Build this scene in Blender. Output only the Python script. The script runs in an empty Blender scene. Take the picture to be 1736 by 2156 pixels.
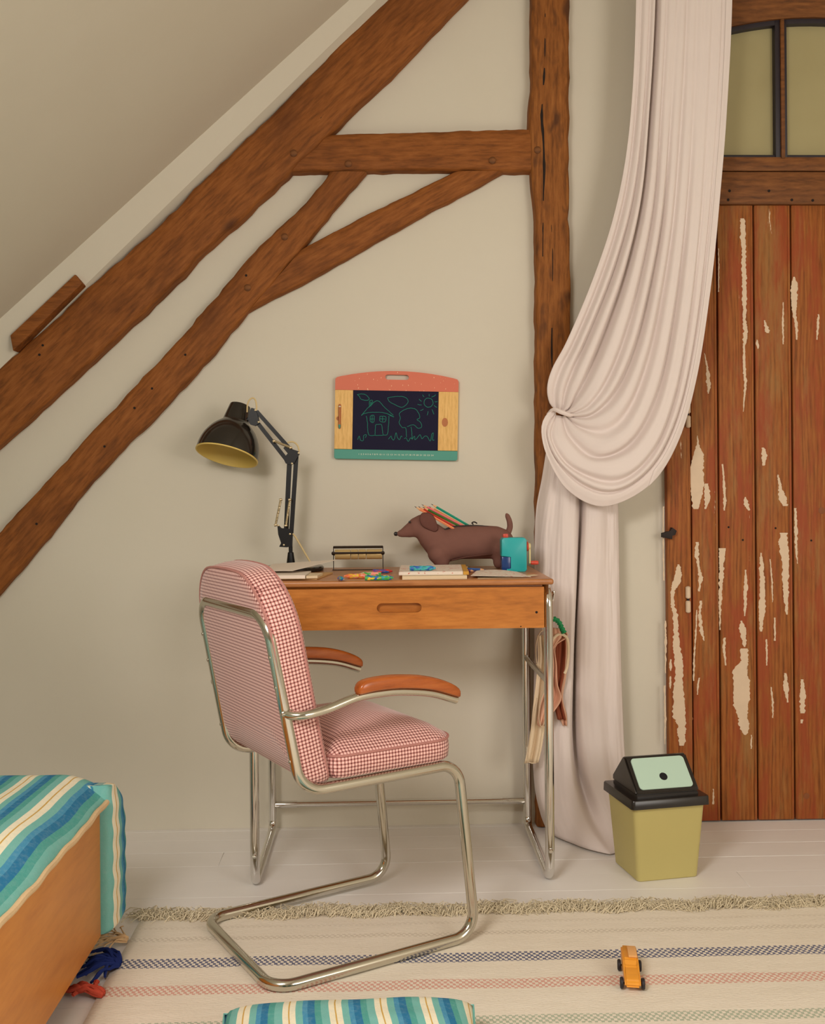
import bpy, bmesh, math, random
from mathutils import Vector, Matrix, noise
random.seed(7)
sc = bpy.context.scene
col = sc.collection
PI = math.pi

# ------------------------------------------------------------------ camera
F, PX, PY, CAMH, CAMD = 2150.0, 868.0, 1023.0, 1.0, 3.01
YAW, ROLL = math.atan(62 / F), math.radians(0.45)
cd = bpy.data.cameras.new('camera')
cam = bpy.data.objects.new('camera', cd)
col.objects.link(cam)
sc.camera = cam
cd.sensor_fit = 'HORIZONTAL'
cd.sensor_width = 36.0
cd.lens = 36.0 * F / 1736.0
cd.shift_y = -(1078.0 - PY) / 1736.0
cd.clip_start = 0.05
cam.matrix_world = (Matrix.Translation((0, -CAMD, CAMH)) @ Matrix.Rotation(-YAW, 4, 'Z')
                    @ Matrix.Rotation(PI / 2, 4, 'X') @ Matrix.Rotation(-ROLL, 4, 'Z'))

# ------------------------------------------------------------------ world, lights, exposure
w = bpy.data.worlds.new('world')
sc.world = w
w.use_nodes = True
w.node_tree.nodes['Background'].inputs[0].default_value = (1.0, 0.86, 0.62, 1)
w.node_tree.nodes['Background'].inputs[1].default_value = 0.30


def area(name, loc, target, sx, sy, power, colr):
    l = bpy.data.lights.new(name, 'AREA')
    l.shape = 'RECTANGLE'
    l.size, l.size_y, l.energy, l.color = sx, sy, power, colr
    o = bpy.data.objects.new(name, l)
    col.objects.link(o)
    o.location = loc
    o.rotation_euler = (Vector(target) - Vector(loc)).to_track_quat('-Z', 'Y').to_euler()
    return o


# the roof window in the left slope is the main light; an added unseen fill brightens the right side and slope
area('roof_window_light', (-0.70, -2.55, 1.76), (-0.70 + 0.66, -2.55 + 0.30, 1.76 - 0.69), 0.80, 0.70, 52, (1.0, 0.945, 0.89))
area('right_fill_light', (2.15, -3.6, 1.45), (0.5, 0.0, 1.0), 1.3, 1.4, 37, (1.0, 0.94, 0.87))

sc.view_settings.view_transform = 'Standard'
sc.view_settings.look = 'None'
sc.view_settings.exposure = 0.0
sc.view_settings.gamma = 1.0
sc.view_settings.use_curve_mapping = False

# ------------------------------------------------------------------ measuring: photo point -> point in the room
_fw = Vector((math.sin(YAW), math.cos(YAW), 0))
_rt = Vector((math.cos(YAW), -math.sin(YAW), 0))
_up = Vector((0, 0, 1))
_C = Vector((0, -CAMD, CAMH))


def ray(px, py):
    u, v = (px - PX) / F, -(py - PY) / F
    c, s = math.cos(ROLL), math.sin(ROLL)
    return _fw + _rt * (c * u + s * v) + _up * (-s * u + c * v)


def AT(px, py, y=0.0):
    d = ray(px, py)
    return _C + d * ((y - _C.y) / d.y)


def AZ(px, py, z=0.0):
    d = ray(px, py)
    return _C + d * ((z - _C.z) / d.z)


# ------------------------------------------------------------------ materials
def lin(c):
    c = c / 255.0
    return c / 12.92 if c <= 0.04045 else ((c + 0.055) / 1.055) ** 2.4


def S(r, g, b, k=1.0):
    return (min(lin(r) * k, 0.95), min(lin(g) * k, 0.95), min(lin(b) * k, 0.95), 1.0)


class NT:
    def __init__(self, name):
        self.m = bpy.data.materials.new(name)
        self.m.use_nodes = True
        self.t = self.m.node_tree
        self.b = self.t.nodes['Principled BSDF']

    def n(self, typ, **kw):
        nd = self.t.nodes.new(typ)
        for k, v in kw.items():
            if k.startswith('i_'):
                key = k[2:]
                nd.inputs[int(key) if key.isdigit() else key].default_value = v
            else:
                setattr(nd, k, v)
        return nd

    def l(self, a, b):
        self.t.links.new(a, b)

    def math(self, op, a, b=None, c=None):
        nd = self.n('ShaderNodeMath', operation=op)
        for i, x in enumerate((a, b, c)):
            if x is None:
                continue
            if isinstance(x, (int, float)):
                nd.inputs[i].default_value = x
            else:
                self.l(x, nd.inputs[i])
        return nd.outputs[0]

    def mix(self, fac, a, b):
        nd = self.n('ShaderNodeMix', data_type='RGBA')
        for sock, x in ((nd.inputs[0], fac), (nd.inputs[6], a), (nd.inputs[7], b)):
            if isinstance(x, (int, float)):
                sock.default_value = x
            elif isinstance(x, tuple):
                sock.default_value = x
            else:
                self.l(x, sock)
        return nd.outputs[2]

    def ramp(self, fac, stops, interp='LINEAR'):
        nd = self.n('ShaderNodeValToRGB')
        cr = nd.color_ramp
        cr.interpolation = interp
        while len(cr.elements) < len(stops):
            cr.elements.new(0.5)
        for e, (p, c) in zip(cr.elements, stops):
            e.position = p
            e.color = c if isinstance(c, tuple) else (c, c, c, 1)
        self.l(fac, nd.inputs[0])
        return nd.outputs[0]

    def coord(self, which='Object', scale=(1, 1, 1), rot=(0, 0, 0), loc=(0, 0, 0)):
        tc = self.n('ShaderNodeTexCoord')
        mp = self.n('ShaderNodeMapping')
        mp.inputs['Scale'].default_value = scale
        mp.inputs['Rotation'].default_value = rot
        mp.inputs['Location'].default_value = loc
        self.l(tc.outputs[which], mp.inputs['Vector'])
        if getattr(self, 'shuffle', False):
            oi = self.n('ShaderNodeObjectInfo')
            ad = self.n('ShaderNodeVectorMath', operation='ADD')
            cb = self.n('ShaderNodeCombineXYZ')
            self.l(self.math('MULTIPLY', oi.outputs['Random'], 37.0), cb.inputs[0])
            self.l(self.math('MULTIPLY', oi.outputs['Random'], 11.0), cb.inputs[2])
            self.l(mp.outputs[0], ad.inputs[0])
            self.l(cb.outputs[0], ad.inputs[1])
            return ad.outputs[0]
        return mp.outputs[0]

    def noise(self, vec, scale, detail=4, rough=0.55, dist=0.0):
        nd = self.n('ShaderNodeTexNoise')
        nd.inputs['Scale'].default_value = scale
        nd.inputs['Detail'].default_value = detail
        nd.inputs['Roughness'].default_value = rough
        nd.inputs['Distortion'].default_value = dist
        self.l(vec, nd.inputs['Vector'])
        return nd.outputs['Fac']

    def base(self, c):
        if isinstance(c, tuple):
            self.b.inputs['Base Color'].default_value = c
        else:
            self.l(c, self.b.inputs['Base Color'])

    def bump(self, h, strength=0.3, dist=0.002):
        nd = self.n('ShaderNodeBump')
        nd.inputs['Strength'].default_value = strength
        nd.inputs['Distance'].default_value = dist
        self.l(h, nd.inputs['Height'])
        self.l(nd.outputs[0], self.b.inputs['Normal'])

    def set(self, rough=0.5, metal=0.0, spec=0.5, **kw):
        self.b.inputs['Roughness'].default_value = rough
        self.b.inputs['Metallic'].default_value = metal
        self.b.inputs['Specular IOR Level'].default_value = spec
        for k, v in kw.items():
            self.b.inputs[k].default_value = v
        return self.m


def simple(name, c, rough=0.5, metal=0.0, spec=0.5, var=0.0, vs=30.0, bump=0.0, bs=200.0, **kw):
    t = NT(name)
    if var or bump:
        v = t.coord()
    if var:
        c2 = tuple(x * (1 - var) for x in c[:3]) + (1,)
        t.base(t.mix(t.noise(v, vs, 3), c2, c))
    else:
        t.base(c)
    if bump:
        t.bump(t.noise(v, bs, 2), bump, 0.001)
    return t.set(rough, metal, spec, **kw)


def wood(name, dark, mid, light, sx=1.0, rings=14.0, rough=0.55, bump=0.25, knots=0.0, spec=0.35, axis='x', blotch=0.25):
    """grain runs along the local axis of the object"""
    t = NT(name)
    k = 6.0
    sc_ = {'x': (1 / k, 1, 1), 'y': (1, 1 / k, 1), 'z': (1, 1, 1 / k)}[axis]
    v = t.coord('Object', scale=tuple(a * sx for a in sc_))
    big = t.noise(v, 5.0, 3, 0.5, 1.2)
    fine = t.noise(v, 120.0, 4, 0.6)
    wv = t.n('ShaderNodeTexWave', wave_type='BANDS', bands_direction={'x': 'Z', 'y': 'X', 'z': 'X'}[axis])
    wv.inputs['Scale'].default_value = rings
    wv.inputs['Distortion'].default_value = 9.0
    wv.inputs['Detail'].default_value = 3.0
    wv.inputs['Detail Scale'].default_value = 1.2
    t.l(v, wv.inputs['Vector'])
    g = t.math('ADD', t.math('MULTIPLY', wv.outputs['Fac'], 0.14), t.math('MULTIPLY', fine, 0.86))
    c = t.ramp(g, [(0.25, dark), (0.5, mid), (0.75, light)])
    c = t.mix(t.math('MULTIPLY', t.ramp(big, [(0.35, 0.0), (0.7, 1.0)]), blotch), c, dark)
    t.base(c)
    t.bump(g, bump, 0.0015)
    return t.set(rough, 0.0, spec)


M = {}


def build_materials():
    # plaster
    t = NT('plaster')
    v = t.coord()
    t.base(t.mix(t.noise(v, 3.0, 4), S(214, 206, 188), S(220, 213, 197)))
    t.bump(t.math('ADD', t.noise(v, 9.0, 3), t.math('MULTIPLY', t.noise(v, 90.0, 3), 0.25)), 0.18, 0.004)
    M['plaster'] = t.set(0.85, 0, 0.15)
    t = NT('painted_boards')
    v = t.coord('Object', scale=(0.25, 1, 1))
    t.base(t.mix(t.noise(v, 14.0, 4), S(234, 230, 225), S(242, 238, 234)))
    t.bump(t.noise(v, 50.0, 4), 0.12, 0.002)
    M['floor'] = t.set(0.42, 0, 0.4)
    # timber
    t = NT('old_oak')
    v = t.coord('Object', scale=(0.14, 1, 1))
    v2 = t.coord('Object', scale=(0.5, 1, 1))
    fine = t.noise(v, 90.0, 5, 0.65)
    big = t.noise(v2, 6.5, 5, 0.6, 0.6)
    c = t.ramp(fine, [(0.3, S(106, 60, 24)), (0.5, S(140, 82, 34)), (0.72, S(160, 98, 46))])
    c = t.mix(t.ramp(big, [(0.50, 0.0), (0.75, 0.6)]), c, S(86, 46, 20))
    kn = t.n('ShaderNodeTexVoronoi')
    kn.inputs['Scale'].default_value = 6.0
    t.l(t.coord('Object', scale=(0.45, 1, 1)), kn.inputs['Vector'])
    c = t.mix(t.ramp(kn.outputs['Distance'], [(0.03, 0.7), (0.11, 0.0)]), c, S(58, 32, 18))
    t.base(c)
    t.bump(t.math('ADD', fine, t.math('MULTIPLY', big, 1.5)), 0.35, 0.004)
    M['oak'] = t.set(0.68, 0, 0.25)
    t = NT('post_oak')
    v = t.coord('Object', scale=(1, 1, 0.12))
    fine = t.noise(v, 90.0, 5, 0.65)
    c = t.ramp(fine, [(0.3, S(100, 58, 24)), (0.5, S(140, 84, 36)), (0.72, S(164, 104, 50))])
    bl = t.noise(t.coord('Object', scale=(1, 1, 0.45)), 26.0, 2, 0.5, 0.3)
    c = t.mix(t.ramp(bl, [(0.55, 0.0), (0.72, 0.8)]), c, S(74, 44, 26))
    t.base(c)
    t.bump(t.math('ADD', fine, bl), 0.4, 0.004)
    M['post'] = t.set(0.68, 0, 0.25)
    M['crack'] = simple('crack_shadow', S(30, 18, 10), 0.9)
    # worn door
    t = NT('stripped_pine')
    t.shuffle = True
    v = t.coord('Object', scale=(1, 1, 0.09))
    fine = t.noise(v, 110.0, 5, 0.65)
    wv = t.n('ShaderNodeTexWave', wave_type='BANDS', bands_direction='X')
    wv.inputs['Scale'].default_value = 26.0
    wv.inputs['Distortion'].default_value = 11.0
    wv.inputs['Detail'].default_value = 2.0
    t.l(t.coord('Object', scale=(1, 1, 0.10)), wv.inputs['Vector'])
    g = t.math('ADD', t.math('MULTIPLY', wv.outputs['Fac'], 0.16), t.math('MULTIPLY', fine, 0.84))
    c = t.ramp(g, [(0.25, S(106, 58, 22)), (0.5, S(150, 86, 36)), (0.78, S(172, 108, 52))])
    red = t.noise(t.coord('Object', scale=(1, 1, 0.22)), 17.0, 5, 0.65)
    c = t.mix(t.ramp(red, [(0.46, 0.0), (0.60, 0.8)]), c, S(146, 66, 34, 1.1))
    pale = t.noise(t.coord('Object', scale=(1, 1, 0.16), loc=(3, 1, 7)), 12.0, 6, 0.7)
    c = t.mix(t.ramp(pale, [(0.51, 0.0), (0.66, 0.6)]), c, S(156, 120, 70, 1.0))
    chip = t.noise(t.coord('Object', scale=(1, 1, 0.10), loc=(9, 4, 2)), 34.0, 6, 0.72)
    c = t.mix(t.ramp(chip, [(0.695, 0.0), (0.71, 1.0)]), c, S(206, 180, 150, 1.15))
    t.base(c)
    t.bump(g, 0.3, 0.002)
    M['door'] = t.set(0.6, 0, 0.3)
    M['paint'] = simple('old_cream_paint', S(210, 186, 158, 1.15), 0.6, var=0.12, vs=40, bump=0.2, bs=90)
    M['frame_wood'] = wood('door_frame_wood', S(84, 50, 24), S(122, 74, 34), S(144, 92, 46), rough=0.65, blotch=0.4)
    M['lead'] = simple('dark_window_bar', S(38, 30, 38), 0.5)
    t = NT('olive_window_glass')
    v = t.coord()
    t.base(t.mix(t.noise(v, 5.0, 2), S(158, 146, 104), S(176, 166, 124)))
    M['glass'] = t.set(0.22, 0, 0.5)
    M['iron'] = simple('black_iron', S(40, 30, 28), 0.6, 0.4)
    # furniture
    M['desk'] = wood('desk_veneer', S(150, 88, 30, 1.15), S(180, 110, 42, 1.15), S(196, 126, 54, 1.15), sx=0.8, rings=5, rough=0.38, bump=0.06, spec=0.45, blotch=0.35)
    M['desk_top'] = wood('desk_top_veneer', S(150, 94, 50, 1.1), S(178, 118, 68, 1.1), S(192, 132, 80, 1.1), sx=0.8, rings=5, rough=0.33, bump=0.05, spec=0.45, blotch=0.25)
    M['slot'] = simple('drawer_slot_wood', S(120, 66, 26, 1.2), 0.6)
    M['chrome'] = simple('chrome', S(222, 220, 216), 0.12, 1.0)
    M['nickel'] = simple('worn_nickel', S(206, 202, 190), 0.15, 1.0)
    M['bed'] = wood('bed_veneer', S(196, 122, 50, 1.2), S(212, 138, 60, 1.2), S(222, 150, 70, 1.2), sx=0.35, rings=3, rough=0.4, bump=0.03, axis='y', blotch=0.2)
    M['arm'] = wood('armrest_beech', S(140, 68, 22, 1.1), S(166, 84, 30, 1.1), S(178, 98, 40, 1.1), sx=0.9, rough=0.25, bump=0.05, spec=0.6)
    # houndstooth-like check on every face of the chair upholstery
    t = NT('pink_check_weave')
    tc = t.n('ShaderNodeTexCoord')
    sp = t.n('ShaderNodeSeparateXYZ')
    sn = t.n('ShaderNodeSeparateXYZ')
    t.l(tc.outputs['Object'], sp.inputs[0])
    t.l(tc.outputs['Normal'], sn.inputs[0])
    tot = None
    for i in range(3):
        fr = t.math('FRACT', t.math('MULTIPLY', t.math('ADD', sp.outputs[i], 5.0), 1 / 0.0074))
        ln = t.ramp(fr, [(0.0, 0.0), (0.50, 0.0), (0.60, 1.0), (0.92, 1.0), (1.0, 0.0)])
        on = t.math('LESS_THAN', t.math('ABSOLUTE', sn.outputs[i]), 0.72)
        x = t.math('MULTIPLY', ln, on)
        tot = x if tot is None else t.math('ADD', tot, x)
    tot = t.math('MULTIPLY', tot, 0.5)
    c = t.ramp(tot, [(0.0, S(236, 196, 187, 1.05)), (0.5, S(186, 124, 117, 1.05)), (1.0, S(104, 54, 50, 1.0))])
    t.base(c)
    t.bump(t.noise(t.coord(), 600.0, 2), 0.2, 0.0008)
    M['check'] = t.set(0.85, 0, 0.15, **{'Sheen Weight': 0.35})
    M['piping'] = simple('pink_piping', S(192, 132, 123, 1.05), 0.8, var=0.3, vs=300)
    # lamp
    M['lamp_black'] = simple('black_enamel', S(34, 29, 24), 0.16, 0.0, 0.6)
    M['lamp_metal'] = simple('black_steel', S(13, 11, 11), 0.40, 0.0, 0.3)
    M['lamp_inner'] = simple('cream_enamel', S(206, 178, 96, 1.15), 0.55)
    M['brass'] = simple('dull_brass', S(196, 178, 142), 0.35, 0.7)
    M['cord'] = simple('beige_cord', S(206, 182, 132, 1.1), 0.6)
    M['bulb'] = simple('bulb_glass', S(225, 215, 190), 0.2)
    # soft things
    t = NT('cream_linen')
    v = t.coord()
    weave = t.math('ADD', t.noise(t.coord('Object', scale=(1, 1, 0.05)), 700.0, 2), t.noise(t.coord('Object', scale=(0.05, 0.05, 1)), 700.0, 2))
    t.base(t.mix(t.noise(v, 12.0, 3), S(245, 232, 227), S(249, 237, 232)))
    t.bump(weave, 0.12, 0.0008)
    t.set(0.85, 0, 0.1)
    tr = t.n('ShaderNodeBsdfTranslucent')
    tr.inputs[0].default_value = S(240, 226, 200)
    mx = t.n('ShaderNodeMixShader')
    mx.inputs[0].default_value = 0.18
    out = t.t.nodes['Material Output']
    t.l(t.b.outputs[0], mx.inputs[1])
    t.l(tr.outputs[0], mx.inputs[2])
    t.l(mx.outputs[0], out.inputs[0])
    M['linen'] = t.m

    def stripes(name, period=0.088, seed=0.0):
        t = NT(name)
        uv = t.n('ShaderNodeUVMap')
        sx = t.n('ShaderNodeSeparateXYZ')
        t.l(uv.outputs[0], sx.inputs[0])
        wob = t.math('MULTIPLY', t.math('SUBTRACT', t.noise(t.coord(), 12.0, 2), 0.5), 0.0035)
        f = t.math('FRACT', t.math('MULTIPLY', t.math('ADD', t.math('ADD', sx.outputs[0], wob), 10.0 + seed), 1 / period))
        cream, gold = S(244, 226, 200, 1.15), S(204, 164, 84, 1.15)
        teal, teal2, blue, blue2 = S(120, 184, 176, 1.1), S(84, 160, 152, 1.1), S(48, 118, 160, 1.1), S(76, 146, 182, 1.1)
        c = t.ramp(f, [(0.0, cream), (0.115, gold), (0.148, cream), (0.27, teal), (0.42, blue2), (0.53, blue), (0.68, teal2), (0.82, teal), (0.992, cream)], 'CONSTANT')
        wear = t.noise(t.coord(), 90.0, 4, 0.7)
        c = t.mix(t.math('MULTIPLY', t.ramp(wear, [(0.45, 0.0), (0.75, 1.0)]), 0.22), c, S(170, 200, 200))
        t.base(c)
        t.bump(t.math('ADD', t.noise(t.coord(), 500.0, 2), t.math('MULTIPLY', t.noise(t.coord(), 25.0, 3), 2.5)), 0.25, 0.003)
        return t.set(0.85, 0, 0.1)
    M['stripes'] = stripes('blue_green_stripe_cotton')
    M['stripes2'] = stripes('blue_green_stripe_cushion', 0.0785, -0.0078)
    M['sheet'] = simple('mattress_ticking', S(232, 220, 200), 0.9)
    M['seam'] = simple('cream_quilt_seam', S(222, 190, 146, 1.1), 0.9, var=0.2, vs=200)
    # rug : bands run along x, measured in metres from the wall
    t = NT('striped_wool_rug')
    tc = t.n('ShaderNodeTexCoord')
    sp = t.n('ShaderNodeSeparateXYZ')
    t.l(tc.outputs['Object'], sp.inputs[0])
    v = t.coord()
    yy = t.math('ADD', sp.outputs[1], t.math('MULTIPLY', t.math('SUBTRACT', t.noise(v, 5.0, 2), 0.5), 0.012))
    c = t.mix(t.noise(t.coord('Object', scale=(0.15, 1, 1)), 60.0, 4, 0.7), S(212, 202, 184, 1.15), S(228, 219, 204, 1.15))
    lump = t.noise(v, 160.0, 2)
    c = t.mix(t.math('MULTIPLY', t.ramp(lump, [(0.62, 0.0), (0.72, 1.0)]), 0.25), c, S(186, 166, 132, 1.2))

    def band(c, y0, wd, colr, strength):
        inb = t.math('LESS_THAN', t.math('ABSOLUTE', t.math('SUBTRACT', yy, y0)), wd / 2)
        # woven dashes: short slanted stitches in alternating rows
        row = t.math('FLOOR', t.math('MULTIPLY', t.math('ADD', yy, 8.0), 1 / 0.0080))
        sh = t.math('MULTIPLY', row, 0.0056)
        a = t.math('FRACT', t.math('MULTIPLY', t.math('ADD', t.math('ADD', sp.outputs[0], sh), 9.0), 1 / 0.0122))
        a = t.math('ADD', a, t.math('MULTIPLY', t.math('SUBTRACT', t.noise(v, 120.0, 1), 0.5), 0.5))
        dash = t.math('LESS_THAN', a, 0.52)
        return t.mix(t.math('MULTIPLY', t.math('MULTIPLY', inb, dash), strength), c, colr)
    navy, rose, green, grey = S(62, 74, 118), S(212, 138, 122), S(142, 164, 138), S(168, 152, 130)
    c = band(c, -0.862, 0.042, navy, 0.85)
    c = band(c, -0.977, 0.040, rose, 0.7)
    c = band(c, -1.117, 0.034, green, 0.65)
    c = band(c, -0.748, 0.018, grey, 0.30)
    c = band(c, -0.690, 0.012, grey, 0.14)
    for k, (yk, ck) in enumerate([(-1.26, grey), (-1.40, navy), (-1.54, rose), (-1.68, green)]):
        c = band(c, yk, 0.026, ck, 0.7)
    t.base(c)
    t.bump(t.math('ADD', t.noise(t.coord('Object', scale=(0.3, 1, 1)), 330.0, 2), t.math('MULTIPLY', t.noise(v, 14.0, 2), 1.0)), 0.5, 0.003)
    M['rug'] = t.set(0.95, 0, 0.05)
    M['fringe'] = simple('wool_fringe', S(216, 203, 174, 1.15), 0.95, 0, 0.05, var=0.2, vs=200)
    M['tassel_beige'] = simple('beige_yarn', S(214, 178, 134, 1.15), 0.95, 0, 0.05, var=0.3, vs=200)
    M['tassel_blue'] = simple('navy_yarn', S(42, 56, 120), 0.95, 0, 0.05, var=0.3, vs=200)
    M['tassel_red'] = simple('coral_yarn', S(206, 86, 66), 0.95, 0, 0.05, var=0.2, vs=200)
    # small things
    M['bin'] = simple('khaki_plastic', S(186, 173, 110, 1.1), 0.45, 0, 0.4, var=0.05, vs=4)
    M['bin_black'] = simple('black_plastic', S(34, 29, 26), 0.25, 0, 0.5)
    M['bin_mint'] = simple('mint_plastic', S(186, 214, 196, 1.05), 0.45)
    M['hole'] = simple('dark_opening', S(14, 12, 20), 0.8)
    M['dog'] = simple('brown_neoprene', S(126, 88, 78, 1.1), 0.9, 0, 0.1, var=0.12, vs=60, bump=0.15, bs=500)
    M['dog_dark'] = simple('dark_brown_neoprene', S(106, 70, 62, 1.1), 0.9, 0, 0.1, var=0.1, vs=60)
    M['black'] = simple('black_bead', S(26, 18, 22), 0.3)
    M['zip'] = simple('zip_tape', S(50, 36, 34), 0.7)
    M['teal'] = simple('turquoise_plastic', S(30, 166, 168, 1.05), 0.38)
    M['navy_clear'] = simple('smoky_blue_plastic', S(34, 66, 124), 0.2, 0, 0.5)
    M['red_plastic'] = simple('red_plastic', S(214, 78, 58), 0.4)
    M['cream_plastic'] = simple('cream_plastic', S(222, 206, 150), 0.45)
    M['gold_tape'] = simple('gold_tape', S(200, 172, 116, 1.1), 0.38, 0.25)
    M['dark_wire'] = simple('dark_wire', S(58, 46, 38), 0.45, 0.6)
    M['paper'] = simple('white_paper', S(236, 222, 206), 0.8, var=0.04, vs=10)
    M['paper_cream'] = simple('cream_paper', S(228, 206, 170), 0.8, var=0.06, vs=10)
    M['kraft'] = simple('kraft_paper', S(206, 164, 108, 1.1), 0.8, var=0.08, vs=20)
    M['mustard'] = simple('mustard_card', S(198, 146, 52, 1.1), 0.7)
    t = NT('scribbled_paper')
    v = t.coord('Object', scale=(1, 2.2, 1))
    s1 = t.noise(v, 42.0, 2, 0.5, 1.0)
    c = t.mix(t.ramp(s1, [(0.615, 0.0), (0.63, 1.0), (0.66, 1.0), (0.675, 0.0)]), S(238, 224, 210), S(204, 90, 70))
    t.base(c)
    M['scribble'] = t.set(0.8, 0, 0.2)
    M['coral'] = None
    t = NT('coral_flecked_paint')
    v = t.n('ShaderNodeTexVoronoi')
    v.inputs['Scale'].default_value = 95.0
    v.inputs['Randomness'].default_value = 1.0
    t.l(t.coord('Object', scale=(1.5, 0.001, 0.75), rot=(0, 0.35, 0)), v.inputs['Vector'])
    t.base(t.mix(t.ramp(v.outputs['Distance'], [(0.10, 1.0), (0.16, 0.0)]), S(208, 108, 80, 1.1), S(236, 196, 160, 1.1)))
    M['coral'] = t.set(0.55)
    M['board_teal'] = simple('teal_paint', S(74, 148, 132, 1.1), 0.55)
    M['board_wood'] = wood('pale_birch', S(196, 152, 82, 1.2), S(216, 172, 102, 1.2), S(224, 184, 116, 1.2), sx=2, rough=0.5, bump=0.05, axis='z', blotch=0.1)
    M['screen'] = simple('drawing_slate', S(27, 24, 52), 0.6, var=0.2, vs=80, spec=0.15)
    M['chalk'] = simple('teal_drawn_line', S(18, 132, 110, 1.05), 0.6)
    M['print'] = simple('printed_numerals', S(226, 232, 214), 0.6)
    M['inset'] = simple('inset_wood', S(178, 108, 62, 1.1), 0.6)
    M['car'] = simple('yellow_lacquered_wood', S(226, 150, 44, 1.15), 0.35, var=0.15, vs=30)
    M['car_roof'] = simple('bare_wood_block', S(216, 160, 98, 1.15), 0.5)
    M['tyre'] = simple('black_rubber', S(34, 28, 34), 0.5)
    M['bag'] = simple('peach_cotton', S(226, 176, 148, 1.05), 0.9, 0, 0.1, var=0.1, vs=20)
    M['bag_in'] = simple('rust_lining', S(140, 74, 52), 0.9, 0, 0.1)
    M['bag_cream'] = simple('cream_cotton_tape', S(234, 212, 180), 0.9, 0, 0.1)
    M['green'] = simple('green_cord', S(34, 150, 92), 0.7)


build_materials()


def speckle(name, cols, seed, scale=260.0):
    t = NT(name)
    v = t.n('ShaderNodeTexVoronoi')
    v.inputs['Scale'].default_value = scale
    t.l(t.coord('Object', scale=(0.5, 1, 1), loc=(seed, seed * 2, 0)), v.inputs['Vector'])
    g = t.n('ShaderNodeSeparateColor')
    t.l(v.outputs['Color'], g.inputs[0])
    n = len(cols)
    t.base(t.ramp(g.outputs[0], [(i / n, c) for i, c in enumerate(cols)], 'CONSTANT'))
    t.bump(v.outputs['Distance'], 0.6, 0.002)
    return t.set(0.45)


# ------------------------------------------------------------------ mesh helpers
def tag(o, label=None, cat=None, group=None, kind=None):
    if label:
        o['label'] = label
    if cat:
        o['category'] = cat
    if group:
        o['group'] = group
    if kind:
        o['kind'] = kind
    return o


def empty(name, loc, rot=(0, 0, 0), parent=None):
    o = bpy.data.objects.new(name, None)
    o.empty_display_size = 0.05
    o.location = loc
    o.rotation_euler = rot
    o.parent = parent
    col.objects.link(o)
    return o


def mk(name, verts, faces, mat, parent=None, smooth=True, loc=None, rot=None, uvs=None, angle=40):
    me = bpy.data.meshes.new(name)
    me.from_pydata([tuple(v) for v in verts], [], faces)
    if uvs is not None:
        uv = me.uv_layers.new(name='UVMap')
        for lp in me.loops:
            uv.data[lp.index].uv = uvs[lp.vertex_index]
    bm = bmesh.new()
    bm.from_mesh(me)
    bmesh.ops.recalc_face_normals(bm, faces=bm.faces)
    bm.to_mesh(me)
    bm.free()
    me.materials.append(mat)
    if smooth:
        me.shade_smooth()
        me.set_sharp_from_angle(angle=math.radians(angle))
    o = bpy.data.objects.new(name, me)
    if loc is not None:
        o.location = loc
    if rot is not None:
        o.rotation_euler = rot
    o.parent = parent
    col.objects.link(o)
    return o


def bm_obj(name, bm, mat, parent=None, smooth=True, loc=None, rot=None, angle=40):
    me = bpy.data.meshes.new(name)
    bmesh.ops.recalc_face_normals(bm, faces=bm.faces)
    bm.to_mesh(me)
    bm.free()
    me.materials.append(mat)
    if smooth:
        me.shade_smooth()
        me.set_sharp_from_angle(angle=math.radians(angle))
    o = bpy.data.objects.new(name, me)
    if loc is not None:
        o.location = loc
    if rot is not None:
        o.rotation_euler = rot
    o.parent = parent
    col.objects.link(o)
    return o


def box(name, lo, hi, mat, parent=None, bevel=0.0, seg=2, origin=None, rot=None):
    """box between two corners; origin (default centre) becomes the object origin"""
    lo, hi = Vector(lo), Vector(hi)
    c = (lo + hi) / 2 if origin is None else Vector(origin)
    bm = bmesh.new()
    bmesh.ops.create_cube(bm, size=1.0)
    for v in bm.verts:
        v.co = Vector((lo[i] + (v.co[i] + 0.5) * (hi[i] - lo[i]) for i in range(3))) - c
    if bevel:
        bmesh.ops.bevel(bm, geom=list(bm.edges), offset=bevel, segments=seg, affect='EDGES', profile=0.5)
    return bm_obj(name, bm, mat, parent, loc=c, rot=rot)


def poly_prism(name, pts, y0, y1, mat, parent=None, bevel=0.0, seg=2, origin=None):
    """polygon in the x-z plane, extruded from y0 to y1"""
    o = Vector(origin) if origin is not None else Vector((0, 0, 0))
    bm = bmesh.new()
    a = [bm.verts.new((p[0] - o.x, y0 - o.y, p[1] - o.z)) for p in pts]
    b = [bm.verts.new((p[0] - o.x, y1 - o.y, p[1] - o.z)) for p in pts]
    n = len(pts)
    bm.faces.new(a)
    bm.faces.new(b[::-1])
    for i in range(n):
        bm.faces.new((a[i], b[i], b[(i + 1) % n], a[(i + 1) % n]))
    if bevel:
        bmesh.ops.bevel(bm, geom=[e for e in bm.edges if all(len(f.verts) != 4 or True for f in e.link_faces)], offset=bevel, segments=seg, affect='EDGES', profile=0.5)
    return bm_obj(name, bm, mat, parent, loc=o)


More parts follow.
